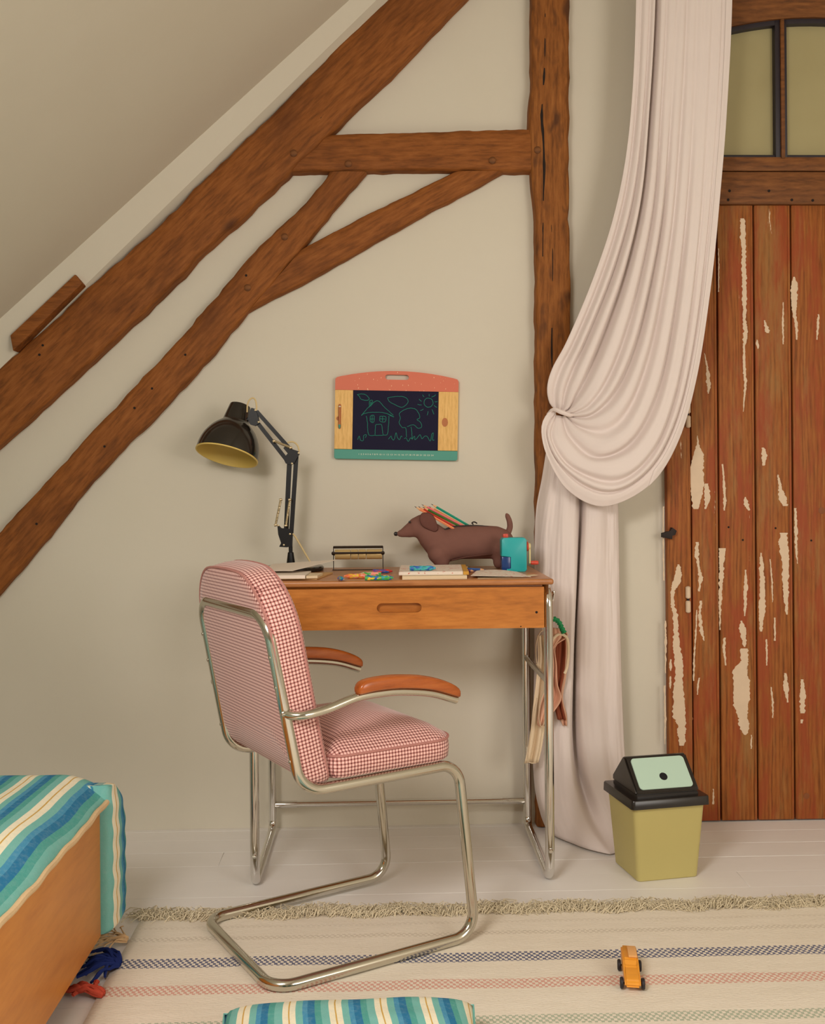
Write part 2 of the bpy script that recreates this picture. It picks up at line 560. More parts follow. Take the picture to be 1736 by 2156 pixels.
def fillet(pts, rad, n=8):
    """round the corners of a polyline"""
    pts = [Vector(p) for p in pts]
    if not isinstance(rad, (list, tuple)):
        rad = [rad] * len(pts)
    out = [pts[0]]
    for i in range(1, len(pts) - 1):
        p, a, b = pts[i], pts[i - 1], pts[i + 1]
        da, db = (a - p), (b - p)
        la, lb = da.length, db.length
        da.normalize()
        db.normalize()
        ang = da.angle(db)
        if rad[i] < 1e-5 or ang > PI - 0.02:
            out.append(p)
            continue
        d = min(rad[i] / math.tan(ang / 2), la * 0.49, lb * 0.49)
        r = d * math.tan(ang / 2)
        bis = (da + db).normalized()
        c = p + bis * (r / math.sin(ang / 2))
        s, e = p + da * d - c, p + db * d - c
        tot = s.angle(e)
        ax = s.cross(e).normalized()
        for k in range(n + 1):
            out.append(c + Matrix.Rotation(tot * k / n, 3, ax) @ s)
    out.append(pts[-1])
    return out


def catmull(pts, n):
    """n points along a smooth curve through pts (uniform in arc length)"""
    P = [Vector(p) for p in pts]
    P = [P[0] * 2 - P[1]] + P + [P[-1] * 2 - P[-2]]
    dense = []
    for i in range(1, len(P) - 2):
        for k in range(14):
            t = k / 14
            a, b, c, d = P[i - 1], P[i], P[i + 1], P[i + 2]
            dense.append(0.5 * ((2 * b) + (c - a) * t + (2 * a - 5 * b + 4 * c - d) * t * t + (3 * b - a - 3 * c + d) * t ** 3))
    dense.append(P[-2])
    return resample(dense, n)


def resample(pts, n):
    L = [0.0]
    for a, b in zip(pts, pts[1:]):
        L.append(L[-1] + (b - a).length)
    out, j = [], 0
    for k in range(n):
        s = L[-1] * k / (n - 1)
        while j < len(L) - 2 and L[j + 1] < s:
            j += 1
        d = L[j + 1] - L[j]
        out.append(pts[j].lerp(pts[j + 1], (s - L[j]) / d if d > 1e-12 else 0))
    return out


def sweep_geo(path, r, n=10, closed=False, caps=True, flat=1.0):
    path = [Vector(p) for p in path]
    m = len(path)
    if not isinstance(r, (list, tuple)):
        r = [r] * m
    V, Fs = [], []
    T = []
    for i in range(m):
        a = path[(i - 1) % m] if closed else path[max(i - 1, 0)]
        b = path[(i + 1) % m] if closed else path[min(i + 1, m - 1)]
        T.append((b - a).normalized())
    ref = Vector((0, 0, 1)) if abs(T[0].z) < 0.9 else Vector((1, 0, 0))
    nrm = (ref - T[0] * ref.dot(T[0])).normalized()
    for i in range(m):
        nrm = (nrm - T[i] * nrm.dot(T[i])).normalized()
        bi = T[i].cross(nrm)
        for k in range(n):
            a = 2 * PI * k / n
            V.append(path[i] + (nrm * math.cos(a) * flat + bi * math.sin(a)) * r[i])
    rng = m if closed else m - 1
    for i in range(rng):
        for k in range(n):
            a, b = i * n + k, i * n + (k + 1) % n
            c, d = ((i + 1) % m) * n + (k + 1) % n, ((i + 1) % m) * n + k
            Fs.append((a, b, c, d))
    if caps and not closed:
        Fs.append(tuple(range(n))[::-1])
        Fs.append(tuple(range((m - 1) * n, m * n)))
    return V, Fs


def tube(name, path, r, mat, parent=None, n=10, closed=False, flat=1.0, origin=None):
    V, Fs = sweep_geo(path, r, n, closed, True, flat)
    o = Vector(origin) if origin is not None else Vector((0, 0, 0))
    return mk(name, [v - o for v in V], Fs, mat, parent, loc=o)


def lathe(name, prof, mat, parent=None, n=32, origin=(0, 0, 0), axis=(0, 0, 1), angle=40, cap=True):
    """profile (radius, height) turned about axis through origin"""
    ax = Vector(axis).normalized()
    ref = Vector((1, 0, 0)) if abs(ax.x) < 0.9 else Vector((0, 1, 0))
    e1 = (ref - ax * ref.dot(ax)).normalized()
    e2 = ax.cross(e1)
    V, Fs = [], []
    for r, h in prof:
        for k in range(n):
            a = 2 * PI * k / n
            V.append(ax * h + (e1 * math.cos(a) + e2 * math.sin(a)) * r)
    for i in range(len(prof) - 1):
        for k in range(n):
            Fs.append((i * n + k, i * n + (k + 1) % n, (i + 1) * n + (k + 1) % n, (i + 1) * n + k))
    if cap:
        Fs.append(tuple(range(n))[::-1])
        Fs.append(tuple(range((len(prof) - 1) * n, len(prof) * n)))
    return mk(name, V, Fs, mat, parent, loc=Vector(origin), angle=angle)


def rrect(hx, hy, r, n=6):
    """rounded rectangle outline, counter-clockwise"""
    out = []
    for cx, cy, a0 in ((hx - r, hy - r, 0), (-hx + r, hy - r, 90), (-hx + r, -hy + r, 180), (hx - r, -hy + r, 270)):
        for k in range(n + 1):
            a = math.radians(a0 + 90 * k / n)
            out.append((cx + r * math.cos(a), cy + r * math.sin(a)))
    return out


def offs(outline, d):
    """offset a closed outline inwards by d"""
    n = len(outline)
    out = []
    for i in range(n):
        a, p, b = Vector(outline[i - 1]), Vector(outline[i]), Vector(outline[(i + 1) % n])
        t1, t2 = (p - a), (b - p)
        if t1.length < 1e-9:
            t1 = t2
        if t2.length < 1e-9:
            t2 = t1
        t = (t1.normalized() + t2.normalized()).normalized()
        nrm = Vector((-t.y, t.x))
        out.append((p.x + nrm.x * d, p.y + nrm.y * d))
    return out


def slab_geo(outline, rings):
    """rings: ('i', inset, h) or ('s', scale_of_last_inset, h) ; closed at both ends"""
    V, Fs = [], []
    n = len(outline)
    base = outline
    for kind, a, h in rings:
        if kind == 'i':
            base = offs(outline, a)
            ring = base
        else:
            cx = sum(p[0] for p in base) / n
            cy = sum(p[1] for p in base) / n
            ring = [(cx + (p[0] - cx) * a, cy + (p[1] - cy) * a) for p in base]
        V += [Vector((p[0], p[1], h)) for p in ring]
    for i in range(len(rings) - 1):
        for k in range(n):
            Fs.append((i * n + k, i * n + (k + 1) % n, (i + 1) * n + (k + 1) % n, (i + 1) * n + k))
    Fs.append(tuple(range(n))[::-1])
    Fs.append(tuple(range((len(rings) - 1) * n, len(rings) * n)))
    return V, Fs


def grid_faces(rows, cols, wrap=False):
    Fs = []
    for i in range(rows - 1):
        for k in range(cols - (0 if wrap else 1)):
            Fs.append((i * cols + k, i * cols + (k + 1) % cols, (i + 1) * cols + (k + 1) % cols, (i + 1) * cols + k))
    return Fs


def solidify(o, t, offset=0.0):
    md = o.modifiers.new('solidify', 'SOLIDIFY')
    md.thickness = t
    md.offset = offset
    return o


def rounded_block(sx, sy, sz, r, n=10):
    """verts, faces of a cube grid with rounded edges (half sizes)"""
    key, V, Fs = {}, [], []

    def vid(p):
        q = tuple(round(c, 6) for c in p)
        if q not in key:
            key[q] = len(V)
            V.append(Vector(p))
        return key[q]
    for ax in range(3):
        for s in (-1, 1):
            for i in range(n):
                for j in range(n):
                    quad = []
                    for di, dj in ((0, 0), (1, 0), (1, 1), (0, 1)):
                        p = [0, 0, 0]
                        p[ax] = s
                        p[(ax + 1) % 3] = -1 + 2 * (i + di) / n
                        p[(ax + 2) % 3] = -1 + 2 * (j + dj) / n
                        quad.append(vid(p))
                    Fs.append(tuple(quad))
    H = Vector((sx, sy, sz))
    for i, p in enumerate(V):
        q = Vector((p.x * sx, p.y * sy, p.z * sz))
        inner = Vector((max(-H[k] + r, min(H[k] - r, q[k])) for k in range(3)))
        d = q - inner
        V[i] = inner + (d.normalized() * r if d.length > 1e-9 else d)
    return V, Fs

# ================================================================== THE ROOM
XL, XR, YR = -2.0, 2.7, -5.2


def struct(o, label=None, cat=None):
    o['kind'] = 'structure'
    if label:
        o['label'] = label
    if cat:
        o['category'] = cat
    return o


# floor: a base slab, and separate painted boards where the photo shows them
fl = mk('floor', *(lambda: (
    [(XL, YR, -0.06), (XR, YR, -0.06), (XR, 0.1, -0.06), (XL, 0.1, -0.06),
     (XL, YR, -0.001), (XR, YR, -0.001), (XR, -1.34, -0.001), (XL, -1.34, -0.001),
     (XL, -1.34, -0.012), (XR, -1.34, -0.012), (XR, 0.1, -0.012), (XL, 0.1, -0.012)],
    [(0, 1, 2, 3), (4, 5, 6, 7), (7, 6, 9, 8), (8, 9, 10, 11), (0, 4, 7, 8, 11, 3), (1, 2, 10, 9, 6, 5), (0, 1, 5, 4), (3, 11, 10, 2)]))(),
    M['floor'], smooth=False)
struct(fl, 'white painted wooden floorboards running along the back wall', 'floor')
ys = [0.0, -0.022, -0.098, -0.196, -0.298, -0.402]
while ys[-1] > -1.28:
    ys.append(ys[-1] - 0.104)
ys[-1] = -1.34
brk = random.Random(3)
for i in range(len(ys) - 1):
    cuts = [XL, -0.9 + brk.uniform(-0.3, 0.2), 1.3 + brk.uniform(-0.7, 0.3), XR]
    if i == 3:
        cuts = [XL, -0.443, 1.25, XR]
    if i <= 1:
        cuts = [XL, 0.9, XR]
    for a, b in zip(cuts, cuts[1:]):
        dz = brk.uniform(-0.0008, 0.0)
        box('floorboard', (a + 0.0003, ys[i + 1] + 0.0004, -0.012), (b - 0.0003, ys[i] - 0.0004, dz), M['floor'], fl, bevel=0.0006, seg=1)

wb = box('wall_back', (XL, 0.0, -0.05), (XR, 0.12, 3.4), M['plaster'])
struct(wb, 'white plastered gable wall behind the desk and timber frame', 'wall')
wr = box('wall_right', (XR, YR, -0.05), (XR + 0.1, 0.1, 3.4), M['plaster'])
struct(wr, 'white plastered side wall out to the right', 'wall')
wf = box('wall_front', (XL, YR - 0.1, -0.05), (XR, YR, 3.4), M['plaster'])
struct(wf, 'white plastered wall behind the viewer', 'wall')
# the roof slope on the left; it meets the gable wall along the big rafter
c1, c2 = AT(735, 0, -0.11), AT(160, 525, -0.11)
dirv = (c1 - c2).normalized()
ctop = c2 + dirv * 2.6
cbot = c2 - dirv * ((c2.x - XL) / dirv.x)
nup = Vector((-dirv.z, 0, dirv.x))
V = []
for y in (-0.11, YR):
    for p in (cbot, ctop):
        V.append(Vector((p.x, y, p.z)))
        V.append(Vector((p.x, y, p.z)) + nup * 0.08)
ce = mk('ceiling_left', V, [(0, 2, 6, 4), (1, 5, 7, 3), (0, 1, 3, 2), (4, 6, 7, 5), (0, 4, 5, 1), (2, 3, 7, 6)], M['plaster'], smooth=False)
struct(ce, 'white plastered roof slope rising above the big diagonal rafter', 'ceiling')
# plaster fillet between the slope and the rafter
e1, e2 = AT(838, 0, -0.02), AT(0, 796, -0.02)
ed = (e1 - e2).normalized()
etop = e1 + ed * ((ctop.x - e1.x) / ed.x)
ebot = e2 - ed * ((e2.x - XL) / ed.x)
fil = mk('trim_1', [ebot, etop, Vector((ctop.x, -0.11, ctop.z)), Vector((cbot.x, -0.11, cbot.z)),
                    ebot + Vector((0, 0.08, 0)), etop + Vector((0, 0.08, 0)), Vector((ctop.x, 0.06, ctop.z)) + nup * 0.02, Vector((cbot.x, 0.06, cbot.z)) + nup * 0.02],
         [(0, 1, 2, 3), (4, 7, 6, 5), (0, 4, 5, 1), (1, 5, 6, 2), (2, 6, 7, 3), (3, 7, 4, 0)], M['plaster'], smooth=False)
struct(fil, 'plaster fillet between the roof slope and the rafter', 'trim')
# the far slope of the roof, out of view
rx = ctop.x
cr = mk('ceiling_right', [(rx, 0, ctop.z), (rx, YR, ctop.z), (XR, YR, 1.45), (XR, 0, 1.45),
                          (rx, 0, ctop.z + 0.08), (rx, YR, ctop.z + 0.08), (XR, YR, 1.53), (XR, 0, 1.53)],
        [(0, 1, 2, 3), (4, 7, 6, 5), (0, 4, 5, 1), (1, 5, 6, 2), (2, 6, 7, 3), (3, 7, 4, 0)], M['plaster'], smooth=False)
struct(cr, 'white plastered roof slope on the far side of the ridge', 'ceiling')


# ------------------------------------------------------------------ timber frame
def beam(name, upper, lower, y0, y1, mat, label, n=60, seed=1, rough=0.003, axis='x'):
    U = resample([AT(px, py, y1) for px, py in upper], n)
    Lw = resample([AT(px, py, y1) for px, py in lower], n)
    mid = (U[0] + Lw[0] + U[-1] + Lw[-1]) / 4
    d = ((U[-1] + Lw[-1]) - (U[0] + Lw[0])).normalized()
    ang = math.atan2(d.z, d.x)
    if axis == 'x':
        mat4 = Matrix.Translation(mid) @ Matrix.Rotation(-ang, 4, 'Y')
    else:
        mat4 = Matrix.Translation(mid)
    inv = mat4.inverted()
    prof = [(0.0, y0), (0.0, y1 + 0.012), (0.02, y1 + 0.004), (0.07, y1), (0.25, y1 - 0.001), (0.5, y1 - 0.0015), (0.75, y1 - 0.001), (0.93, y1), (0.98, y1 + 0.004), (1.0, y1 + 0.012), (1.0, y0)]
    Vv = []
    for i in range(n):
        wdt = (U[i] - Lw[i]).length
        e = (Lw[i] - U[i]).normalized()
        for j, (f, y) in enumerate(prof):
            p = U[i].lerp(Lw[i], f)
            q = p * 22 + Vector((seed * 9.1, 0, seed * 3.7))
            k1 = noise.noise(q) * rough
            k2 = noise.noise(q * 3.1) * rough * 0.5
            if j in (0, 1, 2, 8, 9, 10):
                p = p + e * (k1 + k2)
            p = Vector((p.x, y + (noise.noise(q * 0.7 + Vector((5, 5, 5))) * rough * 0.7 if 1 < j < 9 else 0), p.z))
            Vv.append(inv @ p)
    K = len(prof)
    Fs = grid_faces(n, K)
    Fs.append(tuple(range(K)))
    Fs.append(tuple(range((n - 1) * K, n * K))[::-1])
    o = mk(name, Vv, Fs, mat, angle=50)
    o.matrix_world = mat4
    return tag(o, label, 'beam')


def on_beam(o, name, mat, px, py, y, r, h=0.006, dome=True):
    p = AT(px, py, y)
    inv = o.matrix_world.inverted()
    pr = [(r, 0.0), (r, h * 0.5), (r * 0.8, h * 0.85), (r * 0.35, h)] if dome else [(r, 0), (r, h)]
    k = lathe(name, pr, mat, None, 14, (0, 0, 0), (0, -1, 0))
    k.parent = o
    k.matrix_parent_inverse = Matrix.Identity(4)
    k.matrix_local = inv @ Matrix.Translation(p)
    return k


def crack(o, pts, y, r=0.0022):
    path = catmull([AT(px, py, y) for px, py in pts], 40)
    rr = [r * (0.35 + 0.65 * math.sin(PI * min(max(i / 39, 0.02), 0.98))) * (0.8 + 0.4 * noise.noise(p * 30)) for i, p in enumerate(path)]
    inv = o.matrix_world.inverted()
    Vv, Fs = sweep_geo(path, rr, 6)
    for v in Vv:
        v.y = y + (v.y - y) * 0.35
    return mk('crack', [inv @ v for v in Vv], Fs, M['crack'], o)


raft = beam('rafter_beam', [(-330, 1060), (0, 770), (60, 719), (127, 663), (180, 608), (247, 552), (350, 457), (455, 351), (540, 270), (577, 234), (640, 170), (700, 106), (756, 48), (815, -3), (930, -110)],
            [(-330, 1238), (0, 937), (90, 855), (180, 772), (350, 612), (455, 505), (540, 430), (700, 275), (760, 215), (830, 150), (972, 0), (1075, -108)],
            0.01, -0.05, M['oak'], 'broad dark oak rafter running diagonally beside the roof slope, thickest of the beams', 90, 1, 0.006)
brc = beam('brace_beam', [(-330, 1462), (0, 1118), (90, 1020), (180, 922), (350, 742), (450, 628), (540, 522), (640, 430), (672, 390), (694, 361)],
           [(-330, 1612), (0, 1247), (100, 1132), (170, 1040), (240, 962), (350, 852), (420, 778), (520, 657), (630, 532), (700, 442), (772, 361)],
           0.01, -0.036, M['oak'], 'long oak brace running diagonally below the rafter, down past the desk lamp', 90, 2, 0.005)
tie = beam('tie_beam', [(690, 283), (760, 279), (900, 277), (1000, 272), (1118, 270)],
           [(608, 361), (730, 360), (850, 358), (1000, 357), (1118, 361)],
           0.01, -0.040, M['oak'], 'short horizontal oak beam between the rafter and the upright post', 50, 3, 0.003)
stb = beam('strut_beam', [(638, 521), (700, 488), (762, 455), (862, 408), (910, 383), (958, 360)],
           [(521, 657), (580, 625), (640, 596), (760, 527), (900, 448), (1000, 396), (1064, 360)],
           0.01, -0.030, M['oak'], 'slim slanting oak strut fanning out under the horizontal beam', 50, 4, 0.003)
post = beam('post_beam', [(1119, -160), (1118, 0), (1119, 180), (1113, 232), (1114, 320), (1118, 370), (1127, 470), (1130, 600), (1128, 760), (1129, 1000), (1130, 1300), (1130, 1741)],
            [(1200, -160), (1200, 0), (1199, 200), (1198, 400), (1200, 560), (1202, 680), (1202, 800), (1202, 1000), (1203, 1300), (1205, 1741)],
            0.01, -0.045, M['post'], 'upright oak post with a long crack and dark adze marks, curtain tied around it', 90, 5, 0.004, axis='z')
for o, px, py, y in ((raft, 618, 323, -0.050), (tie, 733, 345, -0.040), (tie, 1036, 338, -0.040), (brc, 521, 606, -0.036), (brc, 599, 499, -0.036), (post, 1131, 316, -0.045)):
    on_beam(o, 'peg', M['frame_wood'], px, py, y - 0.0005, 0.0105, 0.005)
for o, px, py, y in ((raft, 90, 727, -0.05), (raft, 83, 747, -0.05), (raft, 646, 206, -0.05), (raft, 662, 203, -0.05), (brc, 220, 940, -0.036), (brc, 390, 747, -0.036), (brc, 320, 818, -0.036), (brc, 77, 1103, -0.036), (brc, 518, 580, -0.036), (brc, 283, 859, -0.036)):
    on_beam(o, 'nail_hole', M['crack'], px, py, y - 0.001, 0.0035, 0.0012, False)
crack(post, [(1148, -40), (1147, 60), (1146, 140), (1141, 215), (1140, 250), (1143, 290), (1145, 360), (1143, 430), (1142, 540)], -0.0455, 0.0042)
crack(post, [(1160, 470), (1163, 540), (1162, 640), (1161, 740), (1163, 830), (1160, 930)], -0.0455, 0.0036)
crack(raft, [(668, 258), (680, 240), (684, 220), (700, 200), (716, 187)], -0.0505, 0.002)
crack(tie, [(734, 342), (742, 328), (758, 312), (764, 294)], -0.0405, 0.002)
# the end of a rafter, let into the plaster fillet
rp = [AT(p[0], p[1], -0.088) for p in ((158, 577), (173, 597), (27, 739), (21, 706))]
rs = poly_prism('rafter_stub', [(p.x, p.z) for p in rp], -0.088, -0.03, M['oak'], bevel=0.003)
tag(rs, 'short sawn timber end set in the plaster above the big rafter', 'beam')

# ------------------------------------------------------------------ plank door with its transom
YD = -0.022
dr = empty('door_1', (1.15, 0, 0))
struct(dr, 'old plank door of stripped pine with flaking cream paint', 'door')


def dbox(name, x0, x1, z0, z1, y0, y1, mat, bevel=0.003, parent=None):
    b = box(name, (x0, min(y0, y1), z0), (x1, max(y0, y1), z1), mat, None, bevel)
    b.parent = parent or dr
    b.location -= (parent or dr).location
    return b


xs = [0.908, 0.9905, 1.1005, 1.2115, 1.3235, 1.43, 1.54]
box('door_back', (-0.30, 0.0, 0.004), (0.42, -0.006, 1.82), M['crack'], dr)
jamb = dbox('jamb', 0.834, 0.905, 0.004, 1.92, 0.0, -0.030, M['door'], 0.004)
planks = []
for i in range(len(xs) - 1):
    p = dbox('plank', xs[i] + 0.0022, xs[i + 1] - 0.0022, 0.004, 1.822, -0.005, YD, M['door'], 0.0028)
    planks.append(p)
    # bead moulded along each plank edge
    bd = dbox('bead', xs[i + 1] - 0.0105, xs[i + 1] - 0.0045, 0.006, 1.82, YD, YD - 0.0018, M['door'], 0.0008)
rail = dbox('rail', 0.834, 1.60, 1.822, 1.918, 0.0, -0.032, M['frame_wood'], 0.003)
for k, (px, py) in enumerate(((1532, 421), (1666, 421), (1710, 422), (1618, 402), (1535, 402))):
    q = AT(px, py, -0.032)
    nh = lathe('nail', [(0.004, 0), (0.004, 0.0012)], M['crack'], None, 10, q - dr.location, (0, -1, 0))
    nh.parent = dr

random.seed(11)


def flake(pts, ox, oy, s):
    """a patch of old paint left on the wood: centre line points with widths"""
    P = [(ox + a / s, oy + b / s, c / s) for a, b, c in pts]
    L, R = [], []
    n = max(10, int((P[-1][1] - P[0][1]) / 2.0))
    for k in range(n + 1):
        f = k / n * (len(P) - 1)
        i = min(int(f), len(P) - 2)
        t = f - i
        x = P[i][0] + (P[i + 1][0] - P[i][0]) * t
        y = P[i][1] + (P[i + 1][1] - P[i][1]) * t
        wd = max(0.8, P[i][2] + (P[i + 1][2] - P[i][2]) * t)
        j = min(3.2, 0.35 * wd + 0.4)
        jl = noise.noise(Vector((y * 0.16, x, 1.0))) * j + noise.noise(Vector((y * 0.55, x, 4.0))) * j * 0.45
        jr = noise.noise(Vector((y * 0.16, x, 8.0))) * j + noise.noise(Vector((y * 0.55, x, 12.0))) * j * 0.45
        L.append((x - wd / 2 + jl, y))
        R.append((x + wd / 2 + jr, y))
    cx = sum(p[0] for p in P) / len(P)
    pw = AT(cx, P[0][1], YD).x
    host, yy = jamb, -0.030
    if pw > 0.906:
        for i in range(len(xs) - 1):
            if xs[i] <= pw < xs[i + 1]:
                host, yy = planks[i], YD
    base = host.location + dr.location
    Vv, Fs = [], []
    for (a, b) in zip(L, R):
        for q in (a, b):
            w_ = AT(q[0], q[1], yy)
            Vv.append(Vector((w_.x, yy - 0.0006, w_.z)) - base)
    m = len(Vv)
    for v in list(Vv):
        Vv.append(v + Vector((0, 0.0008, 0)))
    for i in range(len(L) - 1):
        a = 2 * i
        Fs += [(a, a + 1, a + 3, a + 2), (m + a, m + a + 2, m + a + 3, m + a + 1), (a, a + 2, m + a + 2, m + a), (a + 1, m + a + 1, m + a + 3, a + 3)]
    Fs += [(0, m, m + 1, 1), (m - 2, m - 1, 2 * m - 1, 2 * m - 2)]
    mk('paint_flake', Vv, Fs, M['paint'], host, smooth=False)


UP_ = (1380, 400, 3.171)
LO_ = (1380, 1060, 3.079)
for pts in (
    [(582, 190, 25), (580, 250, 35), (585, 400, 28), (588, 550, 30), (592, 700, 28), (590, 850, 22), (600, 950, 30), (588, 1050, 15), (590, 1200, 18), (598, 1280, 18), (588, 1400, 10), (585, 1480, 4)],
    [(418, 390, 4), (420, 500, 8), (418, 680, 6)],
    [(922, 580, 10), (925, 640, 45), (922, 740, 40), (925, 820, 25), (938, 930, 18), (940, 1000, 6)],
    [(725, 870, 8), (740, 930, 30), (748, 955, 20)],
    [(850, 750, 6), (848, 900, 12), (850, 1030, 8)],
    [(1085, 830, 10), (1080, 920, 18), (1075, 1000, 6)],
    [(325, 1090, 4), (345, 1200, 15), (352, 1290, 30), (350, 1360, 8)],
    [(278, 1640, 5), (280, 1700, 15), (285, 1760, 60), (280, 1800, 80), (270, 1870, 92), (275, 1970, 88), (270, 2050, 70), (265, 2130, 36)],
    [(340, 1960, 26), (345, 2060, 38), (330, 2130, 12)],
    [(715, 1720, 15), (725, 1780, 40), (718, 1840, 10)],
    [(445, 1830, 8), (455, 1960, 15), (460, 2080, 20), (455, 2140, 8)],
    [(595, 2050, 8), (605, 2100, 35), (620, 2140, 15)],
    [(815, 1900, 6), (830, 1990, 25), (845, 2060, 55), (865, 2110, 30)],
    [(675, 1000, 6), (678, 1030, 20), (682, 1060, 8)],
    [(254, 1215, 26), (256, 1250, 22)],
):
    flake(pts, *UP_)
for pts in (
    [(145, 395, 12), (148, 450, 40), (135, 510, 55), (107, 570, 22), (108, 650, 22), (125, 720, 30), (130, 830, 35), (135, 930, 45), (148, 1020, 55), (152, 1110, 50), (145, 1200, 65), (150, 1290, 75), (150, 1380, 84), (168, 1430, 55), (166, 1500, 52), (170, 1570, 30)],
    [(96, 1010, 8), (97, 1050, 16), (96, 1085, 6)],
    [(49, 20, 8), (48, 300, 7), (52, 500, 9)],
    [(62, 760, 10), (64, 950, 12), (62, 1100, 5)],
    [(56, 1180, 9), (60, 1400, 12), (58, 1560, 5)],
    [(94, 1120, 8), (95, 1160, 14), (93, 1200, 6)],
    [(268, 250, 20), (262, 330, 28), (275, 400, 12), (290, 480, 28), (280, 570, 10)],
    [(290, 630, 15), (283, 720, 18), (295, 820, 25), (312, 890, 6)],
    [(265, 690, 6), (258, 850, 10), (248, 1000, 10), (245, 1150, 10)],
    [(280, 1130, 12), (272, 1190, 10), (270, 1240, 4)],
    [(555, 760, 10), (560, 810, 45), (570, 870, 35), (575, 930, 15)],
    [(570, 940, 50), (575, 1020, 50), (545, 1080, 90), (555, 1170, 105), (555, 1260, 112), (552, 1320, 88), (565, 1390, 60), (570, 1440, 70), (580, 1500, 20)],
    [(580, 430, 8), (583, 540, 25), (578, 650, 18), (575, 730, 6)],
    [(430, 290, 40), (425, 420, 30), (420, 560, 25), (416, 700, 12), (414, 820, 8)],
    [(445, 870, 12), (440, 930, 20), (452, 1050, 6)],
    [(830, 190, 40), (825, 260, 60), (840, 370, 45), (838, 500, 40), (843, 620, 28), (848, 720, 12)],
    [(680, 320, 8), (685, 400, 25), (690, 580, 35), (688, 700, 38), (680, 830, 15)],
    [(770, 740, 10), (772, 890, 10)],
    [(715, 880, 10), (720, 960, 12), (718, 1050, 6)],
    [(840, 1100, 15), (843, 1180, 35), (853, 1290, 10)],
    [(745, 1190, 8), (757, 1290, 14), (758, 1390, 6)],
    [(948, 1140, 18), (950, 1250, 38), (950, 1360, 30)],
    [(904, 30, 15), (907, 160, 18), (909, 300, 15), (918, 390, 6)],
    [(945, 1400, 18), (943, 1425, 14)],
    [(373, 1850, 8), (372, 1950, 10)],
    [(620, 1500, 8), (617, 1590, 10)],
    [(740, 360, 6), (752, 500, 10), (756, 640, 6)],
):
    flake(pts, *LO_)
# knots
for px, py, r in ((1697, 1676, 0.009), (1729, 1075, 0.010), (1455, 1513, 0.005), (1632, 1112, 0.003), (1707, 1138, 0.003), (1563, 1137, 0.003), (1533, 1110, 0.003)):
    q = AT(px, py, YD)
    k = lathe('knot', [(r, 0), (r, 0.0006), (r * 0.6, 0.0009)], M['slot'] if r > 0.004 else M['crack'], None, 14, q - dr.location, (0, -1, 0))
    k.parent = dr
for py in (873, 1262):
    q = AT(1447, py, -0.030)
    hb = empty('hinge', q - dr.location, parent=dr)
    for dz in (-0.021, 0.021):
        lathe('hinge_barrel', [(0.004, -0.018), (0.0075, -0.015), (0.0075, 0.015), (0.004, 0.018)], M['paint'], hb, 12, (0, -0.004, dz))
    lathe('hinge_pin', [(0.004, -0.006), (0.004, 0.006)], M['iron'], hb, 10, (0, -0.004, 0))
# iron latch keeper on the jamb
q = [AT(a, b, -0.03) for a, b in ((1391, 1122), (1408, 1118), (1411, 1110), (1421, 1117), (1418, 1126), (1411, 1127), (1412, 1135), (1391, 1131))]
lt = poly_prism('latch', [(p.x - dr.location.x, p.z) for p in q], -0.046, -0.028, M['iron'], None, 0.001)
lt.parent = dr

tw = empty('window_1', (1.2, 0, 1.92))
struct(tw, 'arched transom window above the plank door with olive panes', 'window')


def wbox(name, x0, x1, z0, z1, y0, y1, mat, bevel=0.002):
    return dbox(name, x0, x1, z0, z1, y0, y1, mat, bevel, tw)


wbox('sill', 0.834, 1.60, 1.921, 1.962, 0.0, -0.030, M['frame_wood'])
# header beam, its underside arched
hd = []
for k in range(25):
    x = 0.834 + (1.66 - 0.834) * k / 24
    hd.append((x - 1.2, 2.372 - 0.62 * (x - 1.28) ** 2 * 0.75 - 1.92))
top = [(1.66 - 1.2, 2.432 - 1.92), (0.834 - 1.2, 2.432 - 1.92)]
h_ = poly_prism('header', hd + top, -0.036, 0.0, M['frame_wood'], tw)
arch = []
for k in range(25):
    x = 0.834 + (1.66 - 0.834) * k / 24
    arch.append((x - 1.2, 2.372 - 0.62 * (x - 1.28) ** 2 * 0.75 - 1.92))
poly_prism('arch_bar', [(x, z + 0.004) for x, z in arch] + [(x, z - 0.014) for x, z in arch[::-1]], -0.027, 0.0, M['lead'], tw)
for x0, x1 in ((0.834, 1.168), (1.194, 1.62)):
    pz = [(x, z - 0.008) for x, z in arch if x0 - 1.2 <= x <= x1 - 1.2]
    pz = [(x0 - 1.2, pz[0][1])] + pz + [(x1 - 1.2, pz[-1][1])]
    poly_prism('pane', [(x0 - 1.2, 0.043), (x1 - 1.2, 0.043)][:1] + pz + [(x1 - 1.2, 0.043)], -0.006, -0.002, M['glass'], tw)
for x0, x1, y, m in ((1.166, 1.181, -0.028, 'lead'), (1.181, 1.192, -0.034, 'frame_wood'), (1.192, 1.201, -0.028, 'lead')):
    wbox('muntin', x0, x1, 1.958, 2.372 if m == 'lead' else 2.376, 0.0, y, M[m], 0.001)
for x0, x1 in ((0.834, 1.168), (1.2, 1.6)):
    wbox('bottom_bar', x0, x1, 1.960, 1.970, 0.0, -0.024, M['lead'], 0.001)

